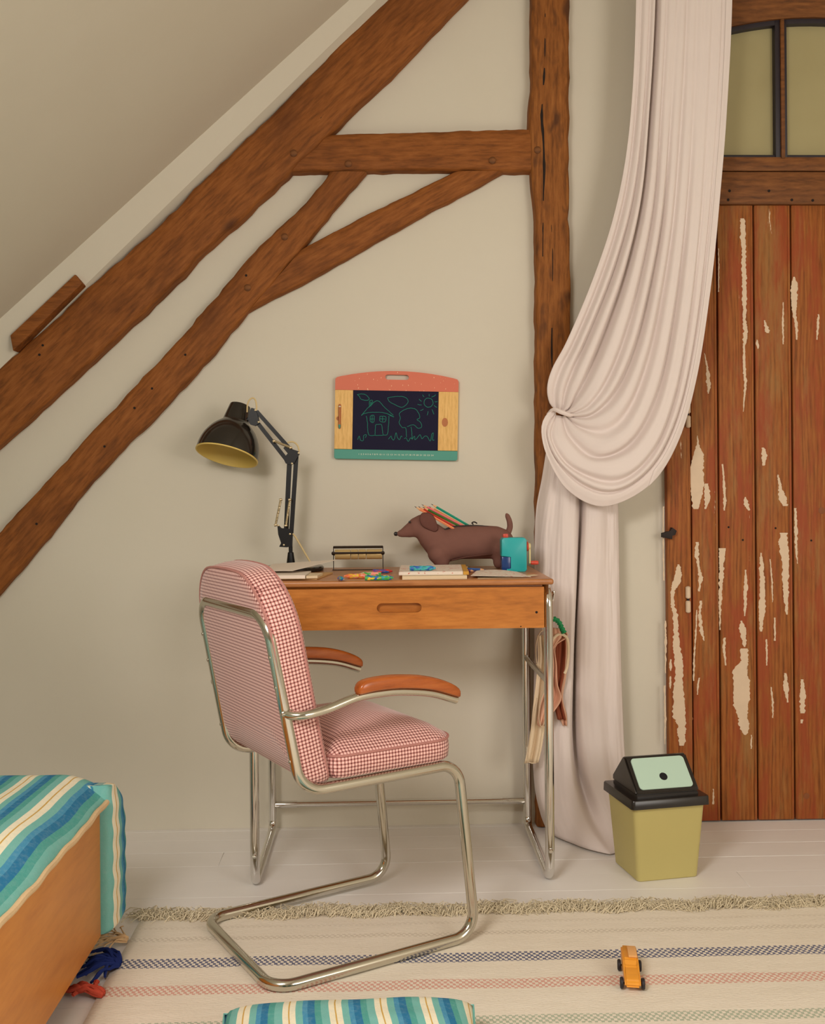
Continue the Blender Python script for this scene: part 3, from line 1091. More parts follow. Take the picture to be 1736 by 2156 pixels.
# ================================================================== CURTAIN
def cubic_across(vals, ts, t):
    """Catmull-Rom through (ts, vals) at t"""
    i = 0
    while i < len(ts) - 2 and t > ts[i + 1]:
        i += 1
    a, b = ts[i], ts[i + 1]
    f = (t - a) / (b - a)
    p1, p2 = vals[i], vals[i + 1]
    p0 = vals[i - 1] if i > 0 else p1 * 2 - p2
    p3 = vals[i + 2] if i + 2 < len(vals) else p2 * 2 - p1
    return 0.5 * ((2 * p1) + (p2 - p0) * f + (2 * p0 - 5 * p1 + 4 * p2 - p3) * f * f + (3 * p1 - p0 - 3 * p2 + p3) * f ** 3)


ct = empty('curtain', (0.62, -0.14, 0.0))
tag(ct, 'cream linen curtain knotted to the post and falling in folds to the floor', 'curtain')
ts = [0.0, 0.2, 0.4, 0.6, 0.8, 1.0]
lines = [
    [(1338, -330, -.13), (1335, 0, -.13), (1327, 200, -.13), (1311, 350, -.13), (1282, 480, -.13), (1237, 610, -.13), (1190, 720, -.125), (1161, 775, -.12), (1150, 815, -.115), (1155, 848, -.10), (1171, 866, -.09)],
    [(1379, -330, -.14), (1375, 0, -.14), (1362, 250, -.14), (1345, 420, -.145), (1312, 560, -.15), (1270, 680, -.15), (1228, 780, -.145), (1205, 830, -.13), (1194, 858, -.115), (1180, 869, -.10)],
    [(1419, -330, -.14), (1415, 0, -.14), (1402, 250, -.14), (1387, 450, -.145), (1357, 620, -.155), (1325, 740, -.16), (1288, 822, -.16), (1248, 866, -.15), (1215, 876, -.13), (1186, 872, -.10)],
    [(1459, -330, -.14), (1455, 0, -.14), (1446, 250, -.14), (1431, 480, -.145), (1407, 660, -.155), (1377, 800, -.165), (1330, 905, -.17), (1270, 945, -.165), (1215, 915, -.14), (1187, 876, -.105)],
    [(1501, -330, -.14), (1497, 0, -.14), (1486, 250, -.14), (1471, 480, -.145), (1447, 690, -.155), (1415, 850, -.165), (1368, 958, -.175), (1295, 1012, -.175), (1205, 985, -.16), (1162, 925, -.14), (1170, 874, -.11)],
    [(1538, -330, -.135), (1535, 0, -.135), (1523, 250, -.135), (1509, 420, -.135), (1491, 600, -.14), (1462, 790, -.14), (1422, 930, -.145), (1362, 1022, -.15), (1268, 1066, -.15), (1192, 1032, -.145), (1150, 962, -.14), (1138, 905, -.13), (1150, 872, -.12), (1170, 863, -.10)],
]
NR, NC = 150, 190
RL = [catmull([AT(*p) for p in ln], NR) for ln in lines]
rnd = random.Random(5)
# (place across, width, depth at the top, depth low down)
folds = [(0.05, 0.026, 0.006, 0.014), (0.15, 0.024, 0.006, 0.022), (0.245, 0.026, 0.036, 0.034), (0.335, 0.022, 0.004, 0.018), (0.42, 0.024, 0.002, 0.026), (0.535, 0.030, 0.006, 0.020), (0.66, 0.030, 0.003, 0.022), (0.79, 0.028, 0.003, 0.015), (0.89, 0.022, 0.004, 0.012)]


def fold_y(t, s):
    """depth of the gathered folds: ridges come forward, narrow valleys fall back"""
    y = 0.0
    for k, (c, wd, a0, a1) in enumerate(folds):
        cc = c + 0.014 * math.sin(2.6 * s + k * 1.7)
        f = min(1.0, max(0.0, (s - 0.33) / 0.42))
        amp = a0 + (a1 - a0) * f * f * (3 - 2 * f)
        y += amp * math.exp(-((t - cc) / wd) ** 2 * 1.6)
    return y


V = []
for i in range(NR):
    s = i / (NR - 1)
    damp = 1.0 - 0.70 * max(0.0, (s - 0.88) / 0.12)
    for j in range(NC):
        t = j / (NC - 1)
        p = cubic_across([RL[k][i] for k in range(6)], ts, t)
        wr_ = 0.004 * noise.noise(Vector((t * 16, s * 5, 3))) + 0.0004 * noise.noise(Vector((t * 60, s * 12, 9)))
        p = p + Vector((0, (fold_y(t, s) * 1.25 - 0.02) * damp + wr_, 0))
        V.append(p - ct.location)
sw = mk('swag', V, grid_faces(NR, NC), M['linen'], ct, angle=180)
solidify(sw, 0.0016)
# hem along the free edge
hem = [v for v in (V[i * NC + NC - 1] for i in range(0, int(NR * 0.78)))]
HV, HU = [], []
for i in range(int(NR * 0.78)):
    for j in range(14):
        k = NC - 1 - int(j * 1.0)
        HV.append(V[i * NC + k] + Vector((0.0005, -0.0022, 0)))
solidify(mk('hem', HV, grid_faces(int(NR * 0.78), 14), M['linen'], ct, angle=180), 0.001)

# the tail that falls to the floor
tl_t = [0.0, 0.16, 0.33, 0.46, 0.54, 0.62, 0.8, 1.0]
tail = [
    [(1156, 905, -.07), (1142, 1000, -.07), (1128, 1080, -.07), (1125, 1200, -.068), (1125, 1350, -.064), (1123, 1480, -.062), (1122, 1590, -.062), (1126, 1660, -.062), (1138, 1715, -.064), (1150, 1746, None)],
    [(1170, 905, -.085), (1162, 1000, -.10), (1150, 1100, -.105), (1146, 1250, -.11), (1140, 1400, -.11), (1134, 1560, -.115), (1140, 1680, -.11), (1172, 1762, None)],
    [(1190, 905, -.095), (1186, 1020, -.115), (1182, 1150, -.125), (1178, 1350, -.13), (1170, 1550, -.14), (1182, 1690, -.15), (1218, 1781, None)],
    [(1208, 905, -.10), (1212, 1040, -.12), (1210, 1200, -.135), (1203, 1400, -.14), (1199, 1580, -.16), (1222, 1710, -.18), (1272, 1797, None)],
    [(1219, 905, -.060), (1222, 1050, -.055), (1215, 1200, -.055), (1207, 1400, -.058), (1209, 1580, -.075), (1240, 1705, -.13), (1290, 1796, None)],
    [(1234, 905, -.09), (1236, 1060, -.115), (1229, 1200, -.125), (1222, 1400, -.130), (1230, 1580, -.14), (1268, 1700, -.16), (1318, 1788, None)],
    [(1265, 910, -.09), (1272, 1060, -.105), (1274, 1250, -.115), (1274, 1430, -.12), (1282, 1590, -.125), (1300, 1690, -.135), (1330, 1775, None)],
    [(1290, 915, -.075), (1300, 1060, -.08), (1304, 1250, -.085), (1308, 1430, -.09), (1315, 1590, -.09), (1326, 1690, -.095), (1345, 1762, None)],
]
NR2, NC2 = 90, 110
RL2 = []
for ln in tail:
    RL2.append(catmull([AT(a, b, y) if y is not None else AZ(a, b, 0.006) for a, b, y in ln], NR2))
V = []
for i in range(NR2):
    s = i / (NR2 - 1)
    for j in range(NC2):
        t = j / (NC2 - 1)
        p = cubic_across([RL2[k][i] for k in range(8)], tl_t, t)
        fy = 0.004 * math.sin(t * 31 + 1.2 * math.sin(s * 3)) + 0.006 * noise.noise(Vector((t * 12, s * 4, 31))) + 0.002 * noise.noise(Vector((t * 40, s * 14, 2)))
        fy *= 1 - 0.6 * s ** 6
        p = p + Vector((0, fy, 0))
        p.z = max(p.z, 0.004)
        V.append(p - ct.location)
solidify(mk('tail', V, grid_faces(NR2, NC2), M['linen'], ct, angle=180), 0.0016)
# the knot: a cinched band of cloth with a tie
kn = [AT(a, b, y) - ct.location for a, b, y in ((1152, 872, -.10), (1165, 862, -.125), (1182, 868, -.14), (1200, 874, -.135), (1212, 872, -.11))]
tube('tie', catmull(kn, 16), [0.003 + 0.0035 * math.sin(PI * i / 15) for i in range(16)], M['linen'], ct, 8)

# ================================================================== RUG
rug = empty('rug', (0.35, -1.4, 0))
tag(rug, 'cream woven wool rug with blue, rose and green stripes and a shaggy fringe', 'rug')
RX0, RX1, RY0, RY1 = -0.566, 1.55, -2.3, -0.628
nx, ny = 100, 80
V = []
for j in range(ny + 1):
    for i in range(nx + 1):
        x, y = RX0 + (RX1 - RX0) * i / nx, RY0 + (RY1 - RY0) * j / ny
        ex = 0.006 * noise.noise(Vector((y * 6, 2, 0))) if i == 0 else 0
        z = 0.006 + 0.0012 * noise.noise(Vector((x * 9, y * 9, 1)))
        V.append((x + ex, y, z))
rm = mk('weave', V, grid_faces(ny + 1, nx + 1), M['rug'], None)
md = rm.modifiers.new('solidify', 'SOLIDIFY')
md.thickness, md.offset = 0.005, -1.0
rm.parent = rug
rm.matrix_parent_inverse = Matrix.Translation(-rug.location)
# shaggy fringe along the far edge: too fine to count
fr = random.Random(4)
FV, FF = [], []
for k in range(4200):
    x = RX0 + (RX1 - RX0) * fr.random()
    y = RY1 + fr.uniform(-0.030, 0.010) + 0.012 * math.sin(x * 33) * fr.random()
    ln = fr.uniform(0.02, 0.062)
    a = fr.gauss(PI / 2 + 0.5 * math.sin(x * 21), 0.55)
    zz = 0.005 + fr.uniform(0, 0.006)
    pts = []
    for q in range(4):
        f = q / 3
        pts.append(Vector((x + math.cos(a + f * fr.uniform(-.6, .6)) * ln * f, y + math.sin(a) * ln * f * 0.8, max(0.002, zz + 0.016 * math.sin(PI * f) * fr.random() - zz * f * 0.6))))
    wv = 0.0006 + fr.random() * 0.0007
    b = len(FV)
    for p in pts:
        FV += [p + Vector((wv, 0, 0)), p + Vector((-wv * 0.6, 0, wv)), p + Vector((-wv * 0.6, 0, -wv * 0.4))]
    for q in range(3):
        for e in range(3):
            FF.append((b + q * 3 + e, b + q * 3 + (e + 1) % 3, b + q * 3 + 3 + (e + 1) % 3, b + q * 3 + 3 + e))
fo = mk('fringe', [v - rug.location for v in FV], FF, M['fringe'], rug)
fo['kind'] = 'stuff'


def tassel(name, px, py, mat, strands, spread, seed, r=0.003, length=0.06, base=math.pi, label=None):
    rn = random.Random(seed)
    o = AZ(px, py, 0.004)
    par = empty(name, o - rug.location, parent=rug)
    if label:
        par['label'] = label
    for k in range(strands):
        a = base + rn.uniform(-spread, spread)
        c = rn.uniform(-1.3, 1.3)
        ln = length * rn.uniform(0.7, 1.1)
        pts, x, y = [], 0.0, rn.uniform(-0.010, 0.010)
        for q in range(7):
            f = q / 6
            pts.append(Vector((x, y, 0.004 + 0.014 * math.sin(PI * f) * rn.uniform(0.4, 1.0) + 0.002 * (k % 3))))
            x += math.cos(a + c * f) * ln / 6
            y += math.sin(a + c * f) * ln / 6
        tube('strand', catmull(pts, 12), [r * (0.8 + 0.2 * math.sin(i)) for i in range(12)], mat, par, 6)


tassel('tassel', 252, 2036, M['tassel_blue'], 16, 1.2, 3, 0.0046, 0.085, PI - 0.1, 'navy blue yarn tassel')
tassel('tassel', 218, 2099, M['tassel_red'], 11, 0.6, 8, 0.0055, 0.085, PI - 0.1, 'coral red yarn tassel')
tassel('tassel', 268, 1985, M['tassel_beige'], 18, 0.8, 5, 0.0020, 0.10, PI + 0.1, 'loose beige yarn tassel')

# ================================================================== BED
BX, BY = -0.600, -0.842
bed = empty('bed', (-1.1, -1.8, 0))
tag(bed, 'low wooden bed with a plain orange-brown side board', 'bed')


def child(o, par):
    o.parent = par
    o.location = o.location - par.location
    return o


child(box('side_board', (BX - 0.025, -2.75, 0.056), (BX, BY, 0.332), M['bed'], None, 0.004), bed)
child(box('side_board', (-1.56, -2.75, 0.056), (-1.535, BY, 0.332), M['bed'], None, 0.004), bed)
child(box('end_board', (-1.534, BY - 0.03, 0.056), (BX - 0.026, BY - 0.004, 0.332), M['bed'], None, 0.004), bed)
child(box('end_board', (-1.534, -2.75, 0.056), (BX - 0.026, -2.72, 0.332), M['bed'], None, 0.004), bed)
child(box('bed_base', (-1.53, -2.71, 0.10), (BX - 0.03, BY - 0.034, 0.14), M['bed'], None, 0.004), bed)
for x in (-1.46, -0.68):
    for y in (-2.55, -1.12):
        child(box('foot', (x - 0.03, y - 0.04, 0.0), (x + 0.03, y + 0.04, 0.0995), M['slot'], None, 0.003), bed)
mt = box('mattress', (-1.525, -2.70, 0.141), (BX - 0.035, BY - 0.04, 0.352), M['sheet'], None, 0.03, 4)
tag(mt, 'mattress lying in the wooden bed under the striped quilt', 'mattress')

qu = empty('quilt', (-1.0, -1.4, 0.36))
tag(qu, 'blue and green striped padded quilt spread over the bed and hanging over its end', 'quilt')
# one sheet: along the bed, over the rounded end and down
NX, NY, NE = 70, 100, 44
V, UV = [], []
path = [(-2.7 + (-0.84 + 2.7) * j / NY, None, 0.0) for j in range(NY)]
for k in range(NE + 1):
    f = k / NE
    if f < 0.55:
        a_ = PI / 2 * f / 0.55
        path.append((-0.84 + 0.142 * math.sin(a_), 0.268 + 0.124 * math.cos(a_), a_))
    else:
        path.append((-0.698, 0.268 - 0.203 * (f - 0.55) / 0.45, PI / 2))
for layer in (0, 1):
    for (y, zp, an) in path:
        for i in range(NX + 1):
            x = -1.56 + (BX + 0.012 + 1.56) * i / NX
            d = (BX + 0.012 - x)
            edge = max(0.0, 1 - d / 0.11)
            xx = x + 0.0015 * math.sin(y * 23) * edge * math.cos(an)
            wob = 0.005 * noise.noise(Vector((x * 6, (y + (zp or 0)) * 6, 4)))
            if zp is None:
                z = 0.398 + 0.005 * math.sin(y * 17) * math.sin(x * 13) + wob
                z -= 0.056 * edge ** 2.0
                fl2 = max(0.0, 1 - (-0.84 - y) / 0.2)
                z = z * (1 - fl2) + (0.392 - 0.056 * edge ** 2) * fl2
                if layer:
                    z = max(0.3525, z - 0.040 * min(1, d / 0.02 + 0.25)) if d > 0.045 else z - 0.016 - 0.1 * min(d, 0.02)
                    z = max(z, 0.3525 if d > 0.03 else 0.3335)
                V.append(Vector((xx, y, z)) - qu.location)
            else:
                off = (-0.012 if layer else 0.0) + wob - 0.056 * edge ** 2.0 * math.cos(an)
                V.append(Vector((xx, y + math.sin(an) * off, zp + math.cos(an) * off)) - qu.location)
            UV.append((x, y))
rows = NY + NE + 1
n1 = (NX + 1) * rows
Fs = grid_faces(rows, NX + 1) + [tuple(n1 + q for q in f[::-1]) for f in grid_faces(rows, NX + 1)]
for j in range(rows - 1):
    for i in (0, NX):
        a = j * (NX + 1) + i
        Fs.append((a, a + NX + 1, n1 + a + NX + 1, n1 + a))
for i in range(NX):
    for j in (0, rows - 1):
        a = j * (NX + 1) + i
        Fs.append((a, a + 1, n1 + a + 1, n1 + a))
mk('quilt_top', V, Fs, M['stripes'], qu, uvs=UV, angle=60)
# hanging end, a fat padded fold; its rounded side edge faces the room
HZ, HA = 60, 40
V, UV = [], []
for i in range(HZ + 1):
    f = i / HZ
    z = 0.058 + (0.372 - 0.058) * f
    puff = 1 - 0.10 * (0.5 + 0.5 * math.cos(f * 2 * PI * 6)) - (0.45 if i == 0 else 0.0) * 1
    roundb = min(1.0, math.sqrt(max(0.0, 1 - (1 - min(1, f / 0.05)) ** 2)) * 0.7 + 0.3)
    roundt = min(1.0, math.sqrt(max(0.0, 1 - (1 - min(1, (1 - f) / 0.40)) ** 2)) * 0.97 + 0.03)
    y0, y1 = -0.836, -0.836 + 0.134 * roundb * roundt
    x1 = -0.574 + 0.0012 * math.cos(f * 2 * PI * 6) - 0.020 * (1 - roundb) - 0.010 * (1 - roundt)
    x0 = -1.55
    loop = []
    ry = (y1 - y0) / 2
    cy = (y0 + y1) / 2
    for k in range(HA):
        a = k / HA
        if a < 0.5:      # rounded edge facing +x
            th = -PI / 2 + PI * (a / 0.5)
            e = 0.42
            cxx = abs(math.cos(th)) ** e
            syy = math.copysign(abs(math.sin(th)) ** 0.85, math.sin(th))
            loop.append((x1 - 0.035 + 0.035 * cxx, cy + ry * syy))
        elif a < 0.75:
            g = (a - 0.5) / 0.25
            loop.append((x1 - 0.035 + (x0 - x1 + 0.035) * g, y1 - 0.0))
        else:
            g = (a - 0.75) / 0.25
            loop.append((x0 + (x1 - 0.035 - x0) * g, y0))
    for k, (x, y) in enumerate(loop):
        V.append(Vector((x, y, z)) - qu.location)
        UV.append((0.020 + (y + 0.836) * 0.74 + 0.0006 * math.sin(z * 70) if k < HA // 2 else x, z))
Fs = grid_faces(HZ + 1, HA, True)
Fs.append(tuple(range(HA))[::-1])
Fs.append(tuple(range(HZ * HA, (HZ + 1) * HA)))
mk('quilt_drop', V, Fs, M['stripes'], qu, uvs=UV, angle=60)
hemp = [Vector((BX + 0.014 + 0.0015 * math.sin(y * 23), y, 0.3385 + 0.0015 * math.sin(y * 60))) - qu.location for y in [-2.7 + 0.02 * k for k in range(94)]]
tube('quilt_edge', hemp, 0.006, M['seam'], qu, 8)

# ================================================================== CUSHION
cu = empty('floor_cushion', (-0.062, -1.380, 0.007))
tag(cu, 'blue and green striped cushion lying on the rug in front of the chair', 'cushion')
NU = 44
V, UV = [], []
for side in (1, -1):
    for j in range(NU + 1):
        for i in range(NU + 1):
            a, b = -1 + 2 * i / NU, -1 + 2 * j / NU
            pin = 1 - 0.055 * (1 - a * a) * b * b - 0.0
            x = 0.222 * a * (1 - 0.05 * (1 - b * b) * abs(a))
            y = 0.205 * b * (1 - 0.05 * (1 - a * a) * abs(b))
            h = 0.053 * ((1 - a ** 4) * (1 - b ** 4)) ** 0.42
            h += 0.003 * noise.noise(Vector((a * 4, b * 4, side)))* (1 - max(abs(a), abs(b)) ** 6)
            z = 0.053 + side * h
            V.append(Vector((x, y, max(z, 0.0))))
            UV.append((x * 1.0 + 0.012 * math.sin(b * 2), y))
m = (NU + 1) ** 2
Fs = grid_faces(NU + 1, NU + 1) + [tuple(m + q for q in f[::-1]) for f in grid_faces(NU + 1, NU + 1)]
bmx = mk('cover', V, Fs, M['stripes2'], cu, uvs=UV, angle=180)
bm = bmesh.new()
bm.from_mesh(bmx.data)
bmesh.ops.remove_doubles(bm, verts=bm.verts, dist=1e-5)
bmesh.ops.recalc_face_normals(bm, faces=bm.faces)
bm.to_mesh(bmx.data)
bm.free()
bmx.data.shade_smooth()
loop = []
for k in range(80):
    q = 4 * k / 80
    s_, f = int(q), q - int(q)
    a, b = [(-1 + 2 * f, -1), (1, -1 + 2 * f), (1 - 2 * f, 1), (-1, 1 - 2 * f)][s_]
    loop.append(Vector((0.2235 * a * (1 - 0.05 * (1 - b * b) * abs(a)), 0.2065 * b * (1 - 0.05 * (1 - a * a) * abs(b)), 0.053)))
tube('seam', loop, 0.0022, M['stripes2'], cu, 6, closed=True)
cu.rotation_euler = (0, 0, math.radians(1.5))

# ================================================================== CHAIR
ch = empty('armchair', (-0.11, -0.728, 0.0075), (0, 0, math.radians(29.5)))
tag(ch, 'tubular steel cantilever armchair upholstered in pink checked fabric, facing the desk', 'chair')
W_, R_ = 0.192, 0.0118
pts = [(-0.237, 0, R_), (-0.237, -W_, R_), (0.238, -W_ - 0.004, R_), (0.199, -W_, 0.390), (-0.1735, -W_, 0.386), (-0.2435, -W_ + 0.004, 0.741),
       (-0.2435, W_ - 0.004, 0.741), (-0.1735, W_, 0.386), (0.205, W_, 0.390), (0.246, W_ + 0.01, R_), (-0.237, W_, R_), (-0.237, 0, R_)]
rad = [0, .05, .048, .05, .06, .055, .055, .06, .05, .048, .05, 0]
tube('frame', fillet(pts, rad, 10), R_, M['nickel'], ch, 16)


def pad(name, outline, rings, parent, loc, rotm, pip, mat='check', porder=None):
    V, Fs = slab_geo(outline, rings)
    o = mk(name, V, Fs, M[mat], parent, angle=60)
    o.location = loc
    o.rotation_euler = rotm
    for ins, h in pip:
        tube('piping', [Vector((p[0], p[1], h)) for p in offs(outline, ins)], 0.0028, M['piping'], o, 6, closed=True)
    return o


def subdiv(outline, step):
    out = []
    n = len(outline)
    for i in range(n):
        a, b = Vector(outline[i]), Vector(outline[(i + 1) % n])
        k = max(1, int((b - a).length / step))
        for q in range(k):
            p = a.lerp(b, q / k)
            out.append((p.x, p.y))
    return out


def corner_rect(x0, x1, y0, y1, r00, r10, r11, r01, n=8):
    """rectangle with a radius for each corner, counter-clockwise from (x0,y0)"""
    out = []
    for (cx, cy, r, a0) in ((x0 + r00, y0 + r00, r00, 180), (x1 - r10, y0 + r10, r10, 270), (x1 - r11, y1 - r11, r11, 0), (x0 + r01, y1 - r01, r01, 90)):
        for k in range(n + 1):
            a = math.radians(a0 + 90 * k / n)
            out.append((cx + r * math.cos(a), cy + r * math.sin(a)))
    return out


# back pad: outline in (width, height), thickness forwards
lean = math.atan(0.197)
ol = subdiv(corner_rect(-0.199, 0.199, 0.0, 0.449, 0.03, 0.03, 0.118, 0.118, 12), 0.03)
ol = [(x, y - 0.020 * (x / 0.199) ** 2 if y > 0.3 else y) for x, y in ol]
rings = [('s', 0.5, 0.000), ('s', 0.9, -0.001), ('i', 0.008, 0.0), ('i', 0.001, 0.004), ('i', -0.001, 0.02), ('i', -0.002, 0.04), ('i', 0.0, 0.060), ('i', 0.004, 0.068), ('i', 0.012, 0.073), ('s', 0.85, 0.080), ('s', 0.6, 0.086), ('s', 0.3, 0.088)]
bp = pad('back_pad', ol, rings, ch, (-0.1775, 0, 0.383), (0, 0, 0), [(0.001, 0.003), (0.002, 0.064)])
for v_ in [v for o_ in [bp] + list(bp.children) for v in o_.data.vertices]:
    if v_.co.y < 0.075:      # the back curls forward at its foot, following the tube
        q_ = 0.075 - math.sqrt(max(0.0, 0.075 ** 2 - (0.075 - max(v_.co.y, 0.0)) ** 2))
        v_.co.z += q_ * 0.9 * max(0.0, 1 - v_.co.z / 0.07)
# local x -> chair left/right, local y -> up along the lean, local z -> forwards
ex, ey = Vector((0, 1, 0)), Vector((-math.sin(lean), 0, math.cos(lean)))
ez = ex.cross(ey)
bp.rotation_euler = Matrix((ex, ey, ez)).transposed().to_euler()
ol = subdiv(corner_rect(-0.112, 0.196, -0.2, 0.2, 0.035, 0.06, 0.06, 0.035, 8), 0.03)
rings = [('s', 0.5, 0.0), ('s', 0.9, 0.0), ('i', 0.006, 0.001), ('i', 0.0, 0.006), ('i', -0.002, 0.025), ('i', 0.0, 0.046), ('i', 0.006, 0.052), ('i', 0.016, 0.058), ('s', 0.88, 0.070), ('s', 0.7, 0.081), ('s', 0.45, 0.089), ('s', 0.2, 0.093)]
sp_ = pad('seat_pad', ol, rings, ch, (0, 0, 0.4005), (0, 0, 0), [(0.0, 0.047)])
for s in (-1, 1):
    ar = empty('armrest', (0, 0, 0), parent=ch)
    v = 0.219 * s
    path = catmull([(-0.207, 0.193 * s, 0.548), (-0.198, 0.207 * s, 0.545), (-0.178, v, 0.545), (-0.128, v, 0.551), (-0.061, v, 0.567), (0.0, v, 0.570), (0.048, v, 0.5675), (0.117, v, 0.556), (0.178, v, 0.535)], 40)
    tube('arm_tube', path, 0.0092, M['nickel'], ar, 12)
    lathe('arm_bolt', [(0.008, -0.012), (0.008, 0.006), (0.005, 0.010)], M['nickel'], ar, 12, (-0.207, 0.195 * s, 0.549), (-1, 0, 0))
    # wooden pad riding on the tube
    up_ = [(-0.064, 0.580), (-0.060, 0.594), (-0.050, 0.6015), (-0.019, 0.605), (0.02, 0.605), (0.048, 0.602), (0.085, 0.598), (0.118, 0.590), (0.15, 0.579), (0.174, 0.567), (0.186, 0.556)]
    lo_ = [(-0.062, 0.574), (-0.056, 0.5745), (-0.045, 0.576), (-0.019, 0.5785), (0.02, 0.578), (0.048, 0.5755), (0.085, 0.5705), (0.118, 0.564), (0.15, 0.5525), (0.174, 0.5435), (0.185, 0.5395)]
    V = []
    cs = [(-1, 0.0), (-1.0, 0.5), (-0.92, 0.82), (-0.7, 0.96), (0, 1.02), (0.7, 0.96), (0.92, 0.82), (1.0, 0.5), (1, 0.0), (0.6, -0.02), (-0.6, -0.02)]
    for i, ((ux, uz), (lx, lz)) in enumerate(zip(up_, lo_)):
        hw = 0.0165 * (0.72 if i in (0, 10) else (0.92 if i in (1, 9) else 1.0))
        for a, f in cs:
            V.append((lx + (ux - lx) * f, v + a * hw, lz + (uz - lz) * f))
    K = len(cs)
    Fs = grid_faces(len(up_), K, True) + [tuple(range(K)), tuple(range((len(up_) - 1) * K, len(up_) * K))[::-1]]
    po = mk('arm_pad', V, Fs, M['arm'], ar, angle=50)
    sd = po.modifiers.new('sub', 'SUBSURF')
    sd.levels = sd.render_levels = 1
for z in (0.45, 0.60, 0.66):
    for s in (-1, 1):
        u_ = -0.1735 - 0.197 * (z - 0.386)
        lathe('screw', [(0.004, 0), (0.004, 0.002), (0.002, 0.003)], M['nickel'], ch, 10, (u_ - R_ * 0.9, s * (W_ - 0.001), z), (-1, 0, 0))

# ================================================================== DESK
dk = empty('desk', (0.045, -0.26, 0.0))
tag(dk, 'small wooden writing desk on chromed tube legs with one wide drawer', 'desk')


def dpart(o):
    o.parent = dk
    o.location = o.location - dk.location
    return o


ZT = 0.766
dpart(box('desk_top', (-0.335, -0.482, 0.7515), (0.4225, -0.055, ZT), M['desk_top'], None, 0.005, 3))
dpart(box('body', (-0.312, -0.456, 0.646), (0.398, -0.09, 0.7505), M['desk'], None, 0.002))
# drawer front with a finger slot cut into it
a, b = AT(793, 1281, -0.473), AT(887, 1279, -0.473)
cx, cz, hw, hh = (a.x + b.x) / 2, (a.z + b.z) / 2, (b.x - a.x) / 2, 0.0118
x0, x1, z0, z1 = -0.313, 0.399, 0.6435, 0.7455
N = 96


def edge_pt(th):
    c, s = math.cos(th), math.sin(th)
    tx = (x1 - cx) / c if c > 1e-9 else ((x0 - cx) / c if c < -1e-9 else 1e9)
    tz = (z1 - cz) / s if s > 1e-9 else ((z0 - cz) / s if s < -1e-9 else 1e9)
    t = min(tx, tz)
    return (cx + c * t, cz + s * t)


def slot_pt(th):
    c, s = math.cos(th), math.sin(th)
    # stadium: straight middle of half length hw-hh, end radius hh
    L = hw - hh
    if abs(s) > 1e-9 and abs(c / s) * hh <= L:
        return (cx + math.copysign(hh, s) * c / s, cz + math.copysign(hh, s))
    sg = 1 if c > 0 else -1
    bq = -2 * c * sg * L
    t = (-bq + math.sqrt(bq * bq - 4 * (L * L - hh * hh))) / 2
    return (cx + c * t, cz + s * t)


angs = sorted(set([2 * PI * k / N for k in range(N)] + [math.atan2(zz - cz, xx - cx) % (2 * PI) for xx in (x0, x1) for zz in (z0, z1)]
                  + [math.atan2(sz * hh, sx * (hw - hh) + sx * hh * math.cos(q)) % (2 * PI) if False else math.atan2(sz * hh * math.sin(q), sx * (hw - hh + hh * math.cos(q))) % (2 * PI) for sx in (-1, 1) for sz in (-1, 1) for q in (0.1, 0.3, 0.5, 0.8, 1.1, 1.4, PI / 2)]))
n = len(angs)
V, Fs = [], []
for y in (-0.473, -0.457):
    V += [(edge_pt(t)[0], y, edge_pt(t)[1]) for t in angs]
    V += [(slot_pt(t)[0], y, slot_pt(t)[1]) for t in angs]
for k in range(n):
    j = (k + 1) % n
    Fs += [(k, j, n + j, n + k), (2 * n + k, 3 * n + k, 3 * n + j, 2 * n + j), (k, 2 * n + k, 2 * n + j, j), (n + k, n + j, 3 * n + j, 3 * n + k)]
dpart(mk('drawer_front', V, Fs, M['desk'], None, smooth=False))
# knot in the drawer front
for px, py, r in ((1129, 1289, 0.0032), (1096, 1319, 0.0016)):
    q = AT(px, py, -0.473)
    dpart(lathe('knot', [(r, 0), (r, 0.0005)], M['crack'], None, 12, q, (0, -1, 0)))
LEG = 0.0118
for x in (-0.326, 0.4115):
    path = fillet([(x, -0.36, 0.741), (x, -0.460, 0.741), (x, -0.456, LEG), (x, -0.052, LEG), (x, -0.050, 0.741), (x, -0.16, 0.741)], [0, .045, .035, .03, .03, 0], 8)
    lf = tube('leg_frame', path, LEG, M['chrome'], dk, 16)
    lf.data.transform(Matrix.Translation(-dk.location))
    zb = 0.505
    br = tube('side_brace', [(x, -0.058, zb - 0.006), (x, -0.450, zb)], 0.0085, M['chrome'], dk, 12)
    br.data.transform(Matrix.Translation(-dk.location))
    for (yy, zz) in ((-0.062, 0.028), (-0.44, 0.12), (-0.468, 0.085)):
        dpart(lathe('bolt', [(0.006, 0), (0.006, 0.003), (0.004, 0.006)], M['chrome'], None, 10, (x, yy, zz), (0, -1, 0)))
st = tube('stretcher', [(-0.326, -0.052, 0.083), (0.4115, -0.052, 0.083)], 0.0085, M['chrome'], dk, 14)
st.data.transform(Matrix.Translation(-dk.location))
for x in (-0.285, 0.37):
    q = tube('stretcher_sleeve', [(x - 0.03, -0.052, 0.083), (x + 0.03, -0.052, 0.083)], 0.0102, M['chrome'], dk, 14)
    q.data.transform(Matrix.Translation(-dk.location))
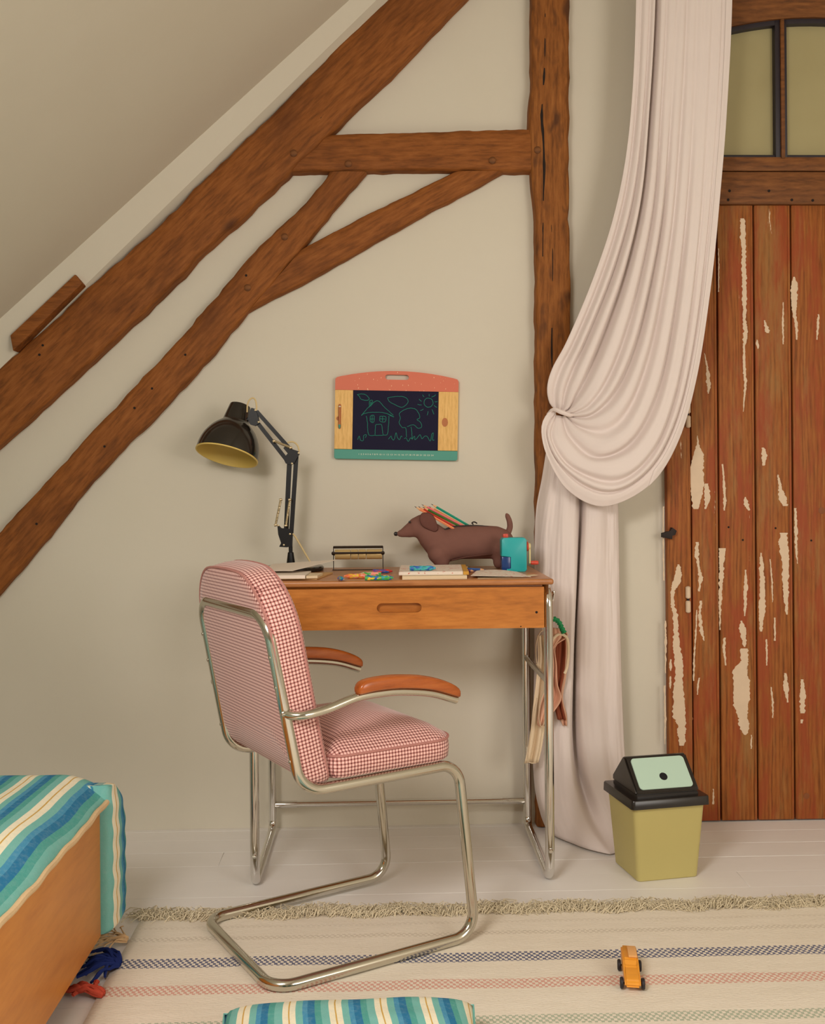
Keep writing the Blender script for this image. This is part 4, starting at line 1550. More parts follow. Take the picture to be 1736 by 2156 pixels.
# small chromed coat hook at the side
hk = AT(1162, 1252, -0.40)
hp = fillet([hk + Vector((-0.02, 0.0, -0.012)), hk + Vector((0.0, 0, -0.022)), hk + Vector((0.004, 0, 0.004))], 0.008)
q = tube('coat_hook', hp, 0.003, M['chrome'], dk, 8)
q.data.transform(Matrix.Translation(-dk.location))
dpart(lathe('hook_ball', [(0.001, -0.005), (0.004, -0.0035), (0.005, 0), (0.004, 0.0035), (0.001, 0.005)], M['chrome'], None, 10, hk + Vector((0.004, 0, 0.006))))

# ================================================================== CLOTH BAG hanging at the side of the desk
bg = empty('drawstring_bag', (0.45, -0.19, 0.45))
tag(bg, 'limp peach cotton bag hanging from the side of the desk with a rust lining', 'bag')
YB = -0.19


def cloth(name, rows, mat, y, amp, seed, parent, thick=0.0025, nc=26):
    """rows of (left px, right px, py): a hanging sheet with vertical folds"""
    L = catmull([AT(a, c, y) for a, b, c in rows], 30)
    Rr = catmull([AT(b, c, y) for a, b, c in rows], 30)
    V = []
    for i in range(30):
        for j in range(nc):
            t = j / (nc - 1)
            p = L[i].lerp(Rr[i], t)
            V.append(p + Vector((0, amp * (math.sin(t * 9 + seed + i * 0.05) + 0.5 * math.sin(t * 17 + seed * 2)), 0)) - parent.location)
    o = mk(name, V, grid_faces(30, nc), M[mat], parent, angle=180)
    solidify(o, thick)
    return o


cloth('front_cloth', [(1160, 1186, 1322), (1158, 1194, 1340), (1158, 1168, 1360), (1158, 1170, 1400), (1152, 1172, 1440), (1142, 1180, 1470), (1134, 1162, 1500), (1131, 1146, 1528)], 'bag', YB, 0.008, 0.4, bg)
cloth('back_cloth', [(1164, 1192, 1334), (1166, 1195, 1360), (1166, 1194, 1400), (1164, 1190, 1430), (1160, 1184, 1470), (1176, 1192, 1505), (1184, 1193, 1527)], 'bag', YB + 0.03, 0.006, 2.2, bg)
cloth('lining', [(1167, 1190, 1338), (1166, 1190, 1370), (1165, 1186, 1420), (1163, 1180, 1450), (1166, 1182, 1480), (1174, 1190, 1515)], 'bag_in', YB + 0.016, 0.004, 1.0, bg)
cloth('side_cloth', [(1130, 1150, 1338), (1132, 1154, 1380), (1128, 1152, 1430), (1122, 1150, 1480), (1117, 1146, 1530), (1110, 1140, 1575), (1103, 1133, 1606)], 'bag_cream', YB + 0.030, 0.006, 3.0, bg)
for seed, pl in enumerate(([(1160, 1330), (1140, 1328), (1129, 1350), (1128, 1385), (1136, 1425)], [(1152, 1440), (1138, 1475), (1134, 1510), (1140, 1532), (1147, 1515)], [(1130, 1470), (1120, 1520), (1113, 1570), (1112, 1604), (1127, 1606)])):
    pth = [AT(a, b, YB - 0.012) - bg.location for a, b in pl]
    tube('tape', catmull(pth, 20), 0.004, M['bag_cream'], bg, 8, flat=0.35)
rim = [AT(a, b, YB - 0.006) - bg.location for a, b in ((1160, 1372), (1162, 1350), (1172, 1337), (1184, 1336), (1194, 1346), (1196, 1375), (1193, 1405), (1188, 1418))]
tube('rim', catmull(rim, 24), 0.004, M['bag_cream'], bg, 8)
gp = [AT(a, b, YB - 0.01) for a, b in ((1158, 1303), (1168, 1304), (1176, 1310), (1182, 1322), (1187, 1332))]
gc = tube('cord_lock', [p - bg.location for p in catmull(gp, 20)], [0.0085 + 0.002 * math.sin(i * 2.1) for i in range(20)], M['green'], bg, 8, flat=0.8)
gc['label'] = 'bright green braided drawcord'
hang = [Vector((0.424, -0.44, 0.648)), AT(1160, 1290, -0.30), AT(1163, 1303, YB - 0.01)]
tube('hanging_loop', [p - bg.location for p in catmull(hang, 10)], 0.0025, M['bag_cream'], bg, 6)

# ================================================================== WASTE BIN
th = math.atan2(0.030, 0.162)
bn = empty('waste_bin', (0.699, -0.378, 0.0), (0, 0, th))
tag(bn, 'khaki plastic waste bin with a black lid and mint swing flap', 'bin')
hb, ht = (0.083, 0.073), (0.097, 0.086)
ob = rrect(hb[0], hb[1], 0.012, 5)
ot = rrect(ht[0], ht[1], 0.012, 5)
k = len(ob)
V = [Vector((p[0], p[1], 0.0)) for p in offs(ob, 0.003)] + [Vector((p[0], p[1], 0.003)) for p in ob] + [Vector((p[0], p[1], 0.196)) for p in ot] + [Vector((p[0], p[1], 0.196)) for p in offs(ot, 0.003)] + [Vector((p[0], p[1], 0.006)) for p in offs(ob, 0.004)]
Fs = grid_faces(5, k, True) + [tuple(range(k))[::-1], tuple(range(4 * k, 5 * k))]
mk('bin_body', V, Fs, M['bin'], bn, angle=35)
lid = empty('lid', (0, 0, 0.188), parent=bn)
ol = rrect(0.106, 0.095, 0.010, 5)
V, Fs = slab_geo(ol, [('i', 0.006, 0.0), ('i', 0.0, 0.001), ('i', 0.001, 0.020), ('i', 0.003, 0.023), ('i', 0.0085, 0.0235), ('s', 0.86, 0.0235), ('s', 0.855, 0.030)])
mk('lid_rim', V, Fs, M['bin_black'], lid, angle=35)
# gabled housing: sloping front, triangular ends
A = 0.086
sec = [(-0.074, 0.030), (-0.074, 0.038), (-0.004, 0.108), (0.010, 0.108), (0.074, 0.046), (0.074, 0.030)]
bm = bmesh.new()
L_ = [bm.verts.new((-A, p[0], p[1])) for p in sec]
R2 = [bm.verts.new((A, p[0], p[1])) for p in sec]
bm.faces.new(L_)
bm.faces.new(R2[::-1])
for i in range(len(sec)):
    bm.faces.new((L_[i], R2[i], R2[(i + 1) % len(sec)], L_[(i + 1) % len(sec)]))
bmesh.ops.bevel(bm, geom=list(bm.edges), offset=0.004, segments=2, affect='EDGES')
bm_obj('lid_housing', bm, M['bin_black'], lid)
# mint flap on the front slope, with a finger hole
p0, p1 = Vector((0, -0.074, 0.038)), Vector((0, -0.004, 0.108))
sl = (p1 - p0)
ang = math.atan2(sl.z, sl.y)
fl_ = empty('flap', tuple((p0 + p1) / 2), (ang, 0, 0), lid)
out = rrect(0.073, 0.044, 0.010, 6)
V, Fs = slab_geo([(x, y) for x, y in out], [('i', 0.0, 0.0), ('i', 0.0, 0.0022), ('i', 0.0008, 0.003)])
mk('flap_plate', V, Fs, M['bin_mint'], fl_, angle=35)
lathe('finger_hole', [(0.0105, 0.0), (0.0105, 0.0036)], M['hole'], fl_, 24, (0.0, -0.012, 0))

# ================================================================== TOY CAR
c0 = (AZ(1308, 2083, 0.007) + AZ(1357, 2083, 0.007) + AZ(1302, 2042, 0.007) + AZ(1343, 2040, 0.007)) / 4
hd_ = AZ(1308, 2083, 0.007) - AZ(1302, 2042, 0.007)
car = empty('toy_car', (c0.x, c0.y, 0.007), (0, 0, math.atan2(hd_.y, hd_.x)))
tag(car, 'small yellow wooden toy car standing on the striped rug', 'toy car')
prof = [(-0.066, 0.012), (-0.068, 0.036), (-0.060, 0.041), (-0.004, 0.040), (0.008, 0.029), (0.035, 0.028), (0.053, 0.022), (0.058, 0.012), (0.050, 0.007), (-0.055, 0.007)]
bm = bmesh.new()
a_ = [bm.verts.new((p[0], -0.0155, p[1])) for p in prof]
b_ = [bm.verts.new((p[0], 0.0155, p[1])) for p in prof]
bm.faces.new(a_)
bm.faces.new(b_[::-1])
for i in range(len(prof)):
    bm.faces.new((a_[i], b_[i], b_[(i + 1) % len(prof)], a_[(i + 1) % len(prof)]))
bmesh.ops.bevel(bm, geom=list(bm.edges), offset=0.0035, segments=3, affect='EDGES')
bm_obj('car_body', bm, M['car'], car)
rfm = box('roof_block', (-0.050, -0.004, 0.0405), (-0.005, 0.0135, 0.0455), M['car_roof'], None, 0.0015)
rfm.parent = car
for x in (-0.036, 0.040):
    ax_ = tube('axle', [(x, -0.018, 0.011), (x, 0.018, 0.011)], 0.0018, M['tyre'], car, 8)
    for s in (-1, 1):
        lathe('wheel', [(0.003, -0.0035), (0.009, -0.0035), (0.011, -0.002), (0.011, 0.002), (0.009, 0.0035), (0.003, 0.0035)], M['tyre'], car, 18, (x, s * 0.0205, 0.011), (0, 1, 0))

# ================================================================== DESK LAMP
YL = -0.15
lb = AT(612, 1197, YL)
lm = empty('desk_lamp', (lb.x, YL, ZT + 0.0005))
tag(lm, 'black articulated desk lamp with a bell shade and cream inside', 'lamp')


def LP(px, py, y=YL):
    return AT(px, py, y) - lm.location


lathe('base', [(0.080, 0.0), (0.084, 0.002), (0.084, 0.009), (0.081, 0.0125), (0.03, 0.014), (0.012, 0.014)], M['lamp_black'], lm, 48, (0.008, 0, 0))
zc = LP(612, 1163).z
lathe('collar', [(0.012, 0.0135), (0.0125, 0.016), (0.008, zc), (0.0055, zc + 0.001)], M['lamp_metal'], lm, 20)
tube('stem', [Vector((0, 0, zc)), LP(611, 1118)], 0.0055, M['lamp_metal'], lm, 12)


def flatbar(name, a, b, w0, t=0.004, mat='lamp_metal', dy=0.0, parent=None):
    """flat steel bar between two points, w0 wide in the lamp plane"""
    a, b = Vector(a) + Vector((0, dy, 0)), Vector(b) + Vector((0, dy, 0))
    d = (b - a).normalized()
    s = Vector((0, 1, 0)).cross(d).normalized()
    V = []
    for y in (-t / 2, t / 2):
        for p, e in ((a, -1), (b, 1)):
            for q in (-1, 1):
                V.append(p + s * (q * w0 / 2) + Vector((0, y, 0)))
    Fs = [(0, 1, 3, 2), (4, 6, 7, 5), (0, 4, 5, 1), (2, 3, 7, 6), (0, 2, 6, 4), (1, 5, 7, 3)]
    return mk(name, V, Fs, M[mat], parent or lm, smooth=False)


# lower bracket
br = [LP(*p) for p in ((584, 1104), (592, 1112), (612, 1114), (616, 1120), (615, 1150), (604, 1152), (588, 1151), (592, 1143), (586, 1125))]
poly_prism('lower_bracket', [(p.x, p.z) for p in br], -0.009, -0.0055, M['lamp_metal'], lm)
poly_prism('lower_bracket', [(p.x, p.z) for p in br], 0.0055, 0.009, M['lamp_metal'], lm)
# lower arm: channel bar and round bar
flatbar('lower_arm', LP(601, 1146), LP(609, 975), 0.0130, 0.009)
flatbar('lower_arm', LP(613, 1122), LP(624, 956), 0.0118, 0.009)
# elbow plates
el = [LP(*p) for p in ((597, 966), (602, 976), (613, 979), (620, 975), (630, 956), (628, 950), (616, 946), (600, 940), (597, 944), (606, 955), (600, 962))]
poly_prism('elbow_plate', [(p.x, p.z) for p in el], -0.0105, -0.0070, M['lamp_metal'], lm)
poly_prism('elbow_plate', [(p.x, p.z) for p in el], 0.0070, 0.0105, M['lamp_metal'], lm)
# upper arm
flatbar('upper_arm', LP(606, 972), LP(541, 889), 0.0112, 0.009)
flatbar('upper_arm', LP(612, 947), LP(540, 866), 0.0108, 0.009)
hp_ = [LP(*p) for p in ((530, 859), (537, 861), (543, 874), (546, 892), (537, 897), (527, 894), (522, 882), (526, 868))]
poly_prism('head_bracket', [(p.x, p.z) for p in hp_], -0.0105, -0.0070, M['lamp_metal'], lm)
poly_prism('head_bracket', [(p.x, p.z) for p in hp_], 0.0070, 0.0105, M['lamp_metal'], lm)
tube('swivel', [LP(533, 880), LP(519, 884)], 0.006, M['lamp_metal'], lm, 10)
for px, py in ((538, 864), (545, 889), (629, 954), (615, 976), (586, 1106), (598, 1147), (611, 1124)):
    lathe('rivet', [(0.0028, 0), (0.0028, 0.0012), (0.0012, 0.002)], M['brass'], lm, 10, LP(px, py) + Vector((0, -0.0105, 0)), (0, -1, 0))


def spring(a, b, y):
    sg = empty('spring', (0, 0, 0), parent=lm)
    a, b = LP(*a) + Vector((0, y, 0)), LP(*b) + Vector((0, y, 0))
    d = b - a
    u = d.normalized()
    s1 = u.cross(Vector((0, 1, 0))).normalized()
    s2 = u.cross(s1)
    pts = []
    turns, nn = 15, 15 * 8
    for i in range(nn + 1):
        f = i / nn
        an = 2 * PI * turns * f
        pts.append(a + d * (0.08 + 0.84 * f) + (s1 * math.cos(an) + s2 * math.sin(an)) * 0.0030)
    tube('coil', pts, 0.0010, M['brass'], sg, 5)
    tube('core', [a + d * 0.06, a + d * 0.94], 0.0026, M['brass'], sg, 8)
    for p in (a, b):
        lathe('spring_pin', [(0.0035, -0.004), (0.0042, 0), (0.0035, 0.004)], M['brass'], sg, 10, p, (1, 0, 0.2))


spring((592, 1052), (581, 1105), -0.015)
spring((611, 1052), (603, 1106), -0.017)
spring((578, 929), (613, 943), -0.015)
tube('cord', catmull([LP(520, 868), LP(521, 851), LP(526, 841), LP(533, 838), LP(538, 844), LP(540, 858), LP(539, 864)], 30), 0.0022, M['cord'], lm, 8)
tube('cord', catmull([LP(602, 936), LP(608, 931), LP(618, 931), LP(626, 938), LP(630, 951)], 24), 0.0022, M['cord'], lm, 8)
tube('cord', catmull([LP(611, 1124, YL - 0.006), LP(618, 1126), LP(628, 1141), LP(642, 1165), LP(655, 1187)], 24), 0.0026, M['cord'], lm, 8)
# shade: bell turned about its own axis, mouth towards lower left and the viewer
ax = -(Vector((-0.224, 0, -0.975)) * 0.955 + Vector((0, -0.30, 0)))
ax.normalize()
rc = LP(477, 960)
prof_o = [(0.0870, 0.0), (0.0872, 0.010), (0.0862, 0.022), (0.0835, 0.036), (0.079, 0.050), (0.072, 0.064), (0.063, 0.078), (0.052, 0.090), (0.043, 0.098), (0.0385, 0.102), (0.0375, 0.106), (0.0345, 0.125), (0.0305, 0.150), (0.0295, 0.153), (0.024, 0.1555), (0.010, 0.156)]
prof_i = [(0.010, 0.150), (0.026, 0.148), (0.033, 0.120), (0.0365, 0.100), (0.050, 0.088), (0.061, 0.076), (0.070, 0.062), (0.077, 0.049), (0.0815, 0.035), (0.0843, 0.021), (0.0852, 0.010), (0.0850, 0.0)]
# the enamelled lining: offset just inside, closed only at the mouth rim
lathe('shade_lining', [(0.0882, 0.0035), (0.0884, 0.0)] + [(r, h) for r, h in prof_i[::-1]], M['lamp_inner'], lm, 56, rc - ax * 0.0006, ax, cap=False)
lathe('shade', [(0.0862, 0.0)] + prof_o, M['lamp_black'], lm, 56, rc, ax, cap=False)
lathe('bulb', [(0.004, 0.040), (0.016, 0.045), (0.022, 0.058), (0.022, 0.070), (0.015, 0.088), (0.012, 0.110), (0.012, 0.14)], M['bulb'], lm, 24, rc, ax)

# ================================================================== DRAWING BOARD on the wall
bc = AT(703, 966, -0.002)
db = empty('drawing_board', (bc.x + 0.0005, -0.0015, bc.z), (0, math.radians(1.35), 0))
tag(db, 'small wooden drawing board with a chalked house and a coral handle, on the wall', 'drawing board')
BW, BH = 0.3615, 0.2385
T0, T1 = -0.0135, 0.0


def arcz(x):
    f = (x - BW / 2) / (BW / 2)
    return BH + 0.0215 * (1 - f * f)


# coral top with an oval grip cut through it
hcx, hcz, hhw, hhh = BW * 0.50, BH + 0.0035, 0.0345, 0.0075
angs = [2 * PI * k / 120 for k in range(120)]


def outer_top(t):
    c, s = math.cos(t), math.sin(t)
    lo, hi = 0.0, 1.0
    for _ in range(40):
        m_ = (lo + hi) / 2
        x, z = hcx + c * m_, hcz + s * m_
        r = 0.006
        inside = 0 <= x <= BW and 0.202 <= z <= arcz(x) - (max(0, 1 - x / r, 1 - (BW - x) / r) ** 2) * r
        lo, hi = (m_, hi) if inside else (lo, m_)
    return (hcx + c * lo, hcz + s * lo)


def inner_top(t):
    c, s = math.cos(t), math.sin(t)
    L = hhw - hhh
    if abs(s) > 1e-9 and abs(c / s) * hhh <= L:
        return (hcx + math.copysign(hhh, s) * c / s, hcz + math.copysign(hhh, s))
    sg = 1 if c > 0 else -1
    bq = -2 * c * sg * L
    t_ = (-bq + math.sqrt(bq * bq - 4 * (L * L - hhh * hhh))) / 2
    return (hcx + c * t_, hcz + s * t_)


angs = sorted(set(angs + [math.atan2(zz - hcz, xx - hcx) % (2 * PI) for xx, zz in ((0.0, 0.202), (BW, 0.202), (0.003, BH), (BW - 0.003, BH), (0.0, BH - 0.005), (BW, BH - 0.005))]))
n = len(angs)
V, Fs = [], []
for y in (T0, T1):
    V += [(outer_top(t)[0], y, outer_top(t)[1]) for t in angs] + [(inner_top(t)[0], y, inner_top(t)[1]) for t in angs]
for k in range(n):
    j = (k + 1) % n
    Fs += [(k, j, n + j, n + k), (2 * n + k, 3 * n + k, 3 * n + j, 2 * n + j), (k, 2 * n + k, 2 * n + j, j), (n + k, n + j, 3 * n + j, 3 * n + k)]
mk('handle_panel', V, Fs, M['coral'], db, smooth=False)
V, Fs = slab_geo(corner_rect(0, BW, 0, 0.0285, 0.006, 0.006, 0.0004, 0.0004, 5), [('i', 0.0008, 0.0), ('i', 0.0, 0.001), ('i', 0.0, 0.0125), ('i', 0.0008, 0.0135)])
mk('ruler_panel', [Vector((v.x, -v.z, v.y)) for v in V], Fs, M['board_teal'], db, angle=35)
box('side_panel', (0.0, T0, 0.0287), (0.0525, T1, 0.2018), M['board_wood'], db, 0.0006, 1)
box('side_panel', (0.3035, T0, 0.0287), (BW, T1, 0.2018), M['board_wood'], db, 0.0006, 1)
scn = box('slate', (0.0526, T0 + 0.002, 0.0287), (0.3034, T1, 0.2018), M['screen'], db, 0.0)
pr = lathe('inset_button', [(0.009, 0), (0.009, 0.0006)], M['inset'], db, 20, (0.323, T0 - 0.0003, 0.112), (0, -1, 0))
pr.scale = (1, 1, 1.45)
# stylus groove and stylus
gv = slab_geo(rrect(0.0042, 0.0365, 0.004, 5), [('i', 0, 0.0), ('i', 0, 0.0005)])
mk('stylus_groove', [Vector((v.x + 0.0145, T0 - v.z, v.y + 0.124)) for v in gv[0]], gv[1], M['inset'], db, angle=35)
gn = lathe('thumb_notch', [(0.006, 0), (0.006, 0.0004)], M['inset'], db, 16, (0.0105, T0 - 0.0001, 0.118), (0, -1, 0))


def stroke(pts, closed=False):
    P = []
    for cx_, cy_ in pts:
        sx = (cx_ - 343) / 968
        P.append(Vector((0.0526 + 0.2508 * sx, T0 + 0.0017, 0.2018 - (cy_ - 325 - 15 * sx) / 675 * 0.1731)))
    if closed:
        P.append(P[0].copy())
    q = catmull(P, max(12, 7 * len(P)))
    for i, p in enumerate(q):
        p.x += 0.0009 * noise.noise(Vector((p.x * 900, p.z * 900, 1)))
        p.z += 0.0009 * noise.noise(Vector((p.x * 900, p.z * 900, 7)))
    o = tube('chalk_line', [p - scn.location for p in q], 0.00085, M['chalk'], scn, 5, flat=1.0)
    return o


stroke([(497, 620), (510, 700), (525, 830), (600, 842), (690, 838), (735, 830), (748, 740), (752, 620)])
stroke([(440, 615), (520, 520), (620, 445), (700, 520), (800, 610)])
stroke([(440, 615), (480, 590), (560, 578), (680, 582), (750, 600), (812, 632), (770, 615), (735, 595)])
stroke([(530, 520), (530, 450), (562, 443), (560, 490)])
stroke([(540, 455), (545, 510), (552, 460)])
stroke([(598, 835), (600, 760), (605, 722), (635, 715), (670, 722), (680, 780), (690, 832)])
stroke([(540, 625), (542, 680), (580, 690), (585, 620), (560, 612), (540, 625)])
stroke([(562, 615), (562, 688)])
stroke([(541, 655), (583, 655)])
stroke([(650, 620), (652, 678), (708, 685), (715, 628), (650, 622)])
stroke([(680, 625), (680, 682)])
stroke([(650, 652), (712, 655)])
stroke([(390, 375), (440, 368), (490, 380), (525, 425), (490, 442), (430, 425), (415, 395), (390, 375)])
stroke([(735, 410), (800, 400), (880, 395), (940, 410), (968, 450), (940, 495), (890, 520), (820, 490), (760, 460), (740, 430), (735, 410)])
stroke([(1150, 440), (1180, 415), (1230, 425), (1250, 470), (1225, 510), (1180, 515), (1148, 480), (1150, 440)])
for a_, b_ in (((1090, 425), (1118, 450)), ((1130, 375), (1145, 400)), ((1205, 370), (1205, 395)), ((1280, 375), (1232, 402)), ((1300, 452), (1268, 455)), ((1260, 495), (1295, 520)), ((1240, 545), (1262, 600)), ((1195, 565), (1185, 610)), ((1140, 540), (1108, 555)), ((1075, 485), (1120, 492))):
    stroke([a_, ((a_[0] + b_[0]) / 2, (a_[1] + b_[1]) / 2 + 3), b_])
stroke([(955, 860), (945, 760), (905, 750), (870, 700), (880, 640), (870, 590), (920, 550), (985, 530), (1050, 540), (1090, 590), (1100, 640), (1070, 660), (1110, 690), (1125, 740), (1085, 760), (1030, 720), (960, 740)])
stroke([(1005, 740), (1012, 800), (1020, 890)])
stroke([(402, 890), (420, 850), (435, 895), (465, 900), (470, 845), (500, 835), (490, 870)])
stroke([(750, 885), (780, 850), (790, 880), (815, 890), (835, 810), (850, 860), (875, 890), (895, 850), (905, 860)])
stroke([(930, 880), (950, 870), (975, 910), (1000, 870), (1020, 880), (1045, 850), (1050, 890), (1075, 870), (1090, 850), (1110, 835), (1130, 880), (1160, 850), (1190, 855), (1225, 905), (1240, 830), (1258, 815), (1250, 890), (1270, 895)])
# printed numerals on the ruler
cv = bpy.data.curves.new('ruler_numerals', 'FONT')
cv.body = '1 2 3 4 5 6 7 8 9 10 11 12 13 14 15 16 17 18 19 20 21 22 23 24'
cv.size = 0.0062
cv.align_x = 'CENTER'
tmp = bpy.data.objects.new('tmp_text', cv)
col.objects.link(tmp)
bpy.context.view_layer.update()
me = bpy.data.meshes.new_from_object(tmp.evaluated_get(bpy.context.evaluated_depsgraph_get()))
bpy.data.objects.remove(tmp, do_unlink=True)
xs_ = [v.co.x for v in me.vertices]
wd_ = max(xs_) - min(xs_)
for v in me.vertices:
    v.co = Vector((v.co.x * 0.219 / wd_, 0, v.co.y))
me.materials.append(M['print'])
rn_ = bpy.data.objects.new('ruler_numerals', me)
rn_.location = (0.181, T0 - 0.0004, 0.0125)
rn_.parent = db
rn_['kind'] = 'stuff'
col.objects.link(rn_)
sty = empty('stylus', db.matrix_basis @ Vector((0.0145, T0 - 0.004, 0.124)), (0, math.radians(1.35), 0))
sty.location = Matrix.Translation(db.location) @ Matrix.Rotation(math.radians(1.35), 4, 'Y') @ Vector((0.0145, T0 - 0.004, 0.124))
tag(sty, 'slim wooden stylus with a teal tip set in the drawing board', 'stylus')
lathe('shaft', [(0.0008, 0.034), (0.0028, 0.033), (0.0032, 0.028), (0.0032, -0.024)], M['inset'], sty, 12)
lathe('tip', [(0.0033, -0.024), (0.0033, -0.029), (0.0012, -0.036)], M['board_teal'], sty, 12)
lathe('cap', [(0.0029, 0.0265), (0.0034, 0.028), (0.0034, 0.030)], M['print'], sty, 12)

# ================================================================== DOG PENCIL CASE
YDG = -0.150
dg = empty('dog_pencil_case', (0.22, YDG, ZT))
tag(dg, 'brown sausage-dog pencil case standing on the desk against the wall', 'pencil case')


def chain(bm, pts, sy=1.0, seg=20):
    """spheres and tapered sleeves between them"""
    for p, r in pts:
        m = Matrix.Translation(p) @ Matrix.Diagonal((1, sy, 1, 1))
        bmesh.ops.create_uvsphere(bm, u_segments=seg, v_segments=12, radius=r, matrix=m)
    for (p, r), (q, s) in zip(pts, pts[1:]):
        V, Fs = sweep_geo([p, q], [r, s], seg)
        c = (p + q) / 2
        vs = [bm.verts.new((v.x, c.y + (v.y - c.y) * sy if abs(p.y - q.y) < 1e-6 else v.y, v.z)) for v in V]
        for f in Fs:
            bm.faces.new([vs[k] for k in f])


def DP(px, py, y=YDG):
    return AT(px, py, y) - dg.location


bm = bmesh.new()
chain(bm, [(DP(935, 1150), .046), (DP(965, 1142), .0475), (DP(1000, 1141), .048), (DP(1040, 1142), .0465), (DP(1050, 1144), .044)], 0.92)
chain(bm, [(DP(891, 1112), .031), (DP(909, 1130), .0395), (DP(930, 1150), .046)], 0.85)
chain(bm, [(DP(890, 1106), .0315), (DP(878, 1110), .029), (DP(862, 1117), .0205), (DP(846, 1123), .0125), (DP(839, 1124), .0085)], 0.8)
for s in (-1, 1):
    y = YDG + s * 0.022
    chain(bm, [(DP(922, 1165, y), .030), (DP(928, 1178, y), .024), (DP(930, 1183, y), .021)])
    chain(bm, [(DP(1054, 1155, y), .028), (DP(1052, 1175, y), .019), (DP(1050, 1184, y), .0175)])
mz = min(v.co.z for v in bm.verts)
for v in bm.verts:
    v.co.z -= 0.0
    if v.co.z < 0.001:
        v.co.z = 0.001
body = bm_obj('body', bm, M['dog'], dg, angle=180)
rmd = body.modifiers.new('remesh', 'REMESH')
rmd.mode = 'VOXEL'
rmd.voxel_size = 0.0042
rmd.use_smooth_shade = True
smd = body.modifiers.new('smooth', 'SMOOTH')
smd.iterations = 7
smd.factor = 0.5
lathe('nose', [(0.001, -0.006), (0.005, -0.004), (0.0062, 0), (0.005, 0.004), (0.001, 0.0062)], M['black'], dg, 14, DP(833, 1124), (-1, 0, 0.1))
lathe('eye', [(0.0032, -0.001), (0.0032, 0.0008), (0.0016, 0.0022)], M['black'], dg, 12, DP(862, 1099, YDG - 0.0205), (-0.2, -1, 0.3))
lathe('eye', [(0.0032, -0.001), (0.0032, 0.0008), (0.0016, 0.0022)], M['black'], dg, 12, DP(862, 1099, YDG + 0.0205), (-0.2, 1, 0.3))
for s, d in ((-1, -0.030), (1, 0.030)):
    eo = [(888, 1080), (902, 1079), (912, 1086), (918, 1098), (922, 1114), (915, 1120), (903, 1116), (890, 1109), (884, 1100), (883, 1088)]
    pp = [DP(a, b, YDG + d) for a, b in eo]
    cc = sum(pp, Vector()) / len(pp)
    pp = resample(catmull(pp + [pp[0]], 40), 36)[:-1]
    V, Fs = [], []
    for sc_, yy in ((0.0, -0.0035), (0.6, -0.0035), (0.9, -0.0022), (1.0, 0.0), (0.9, 0.0022), (0.0, 0.0028)):
        for p in pp:
            q = cc + (p - cc) * max(sc_, 0.02)
            lift = 0.006 * max(0.0, (q.z - cc.z) / 0.025) * (-s)
            V.append(Vector((q.x, q.y + yy + lift, q.z)))
    nn = len(pp)
    Fs = grid_faces(6, nn, True) + [tuple(range(nn))[::-1], tuple(range(5 * nn, 6 * nn))]
    mk('ear', V, Fs, M['dog_dark'], dg, angle=180)
tube('tail', catmull([DP(1069, 1122), DP(1073, 1110), DP(1072, 1098), DP(1068, 1087), DP(1065, 1081)], 20), [0.0085, 0.0085, 0.0084, 0.0083, 0.0082, 0.0082, 0.0081, 0.008, 0.008, 0.008, 0.0078, 0.0076, 0.0075, 0.0074, 0.0072, 0.007, 0.0068, 0.006, 0.0045, 0.002], M['dog'], dg, 12)
tube('zip', catmull([DP(935, 1116, YDG - 0.012), DP(952, 1110, YDG - 0.012), DP(985, 1107.5, YDG - 0.012), DP(1010, 1108, YDG - 0.010), DP(1036, 1111, YDG - 0.008)], 30), 0.0032, M['zip'], dg, 8)
tube('zip_pull', catmull([DP(996, 1104, YDG - 0.012), DP(993, 1101, YDG - 0.014), DP(998, 1099, YDG - 0.015), DP(1004, 1102, YDG - 0.014)], 14), 0.0018, M['iron'], dg, 8)
for nm, pl in (('belly_seam', [(950, 1180), (980, 1173), (1010, 1169), (1035, 1167)]),):
    tube(nm, catmull([DP(a, b, YDG - 0.036) for a, b in pl], 16), 0.0012, M['dog_dark'], dg, 6)


# ================================================================== PENCILS
WOODTIP = simple('pencil_wood', S(222, 172, 124, 1.1), 0.7)


def pencil(tip, end, colr, label, lead=None, r=0.0037):
    tip, end = Vector(tip), Vector(end)
    d = (end - tip)
    ln = d.length
    o = empty('coloured_pencil', tip)
    tag(o, label, 'pencil', 'coloured pencils')
    mt_ = simple('pencil_paint', colr, 0.35)
    o.rotation_euler = d.to_track_quat('Z', 'Y').to_euler()
    lathe('barrel', [(r, 0.017), (r, ln)], mt_, o, 6, angle=20)
    lathe('sharpened_wood', [(0.0012, 0.006), (r * 0.97, 0.0172)], WOODTIP, o, 10)
    lathe('lead', [(0.0003, 0.0), (0.0013, 0.0062)], simple('pencil_lead', lead or colr, 0.5), o, 8)
    return o


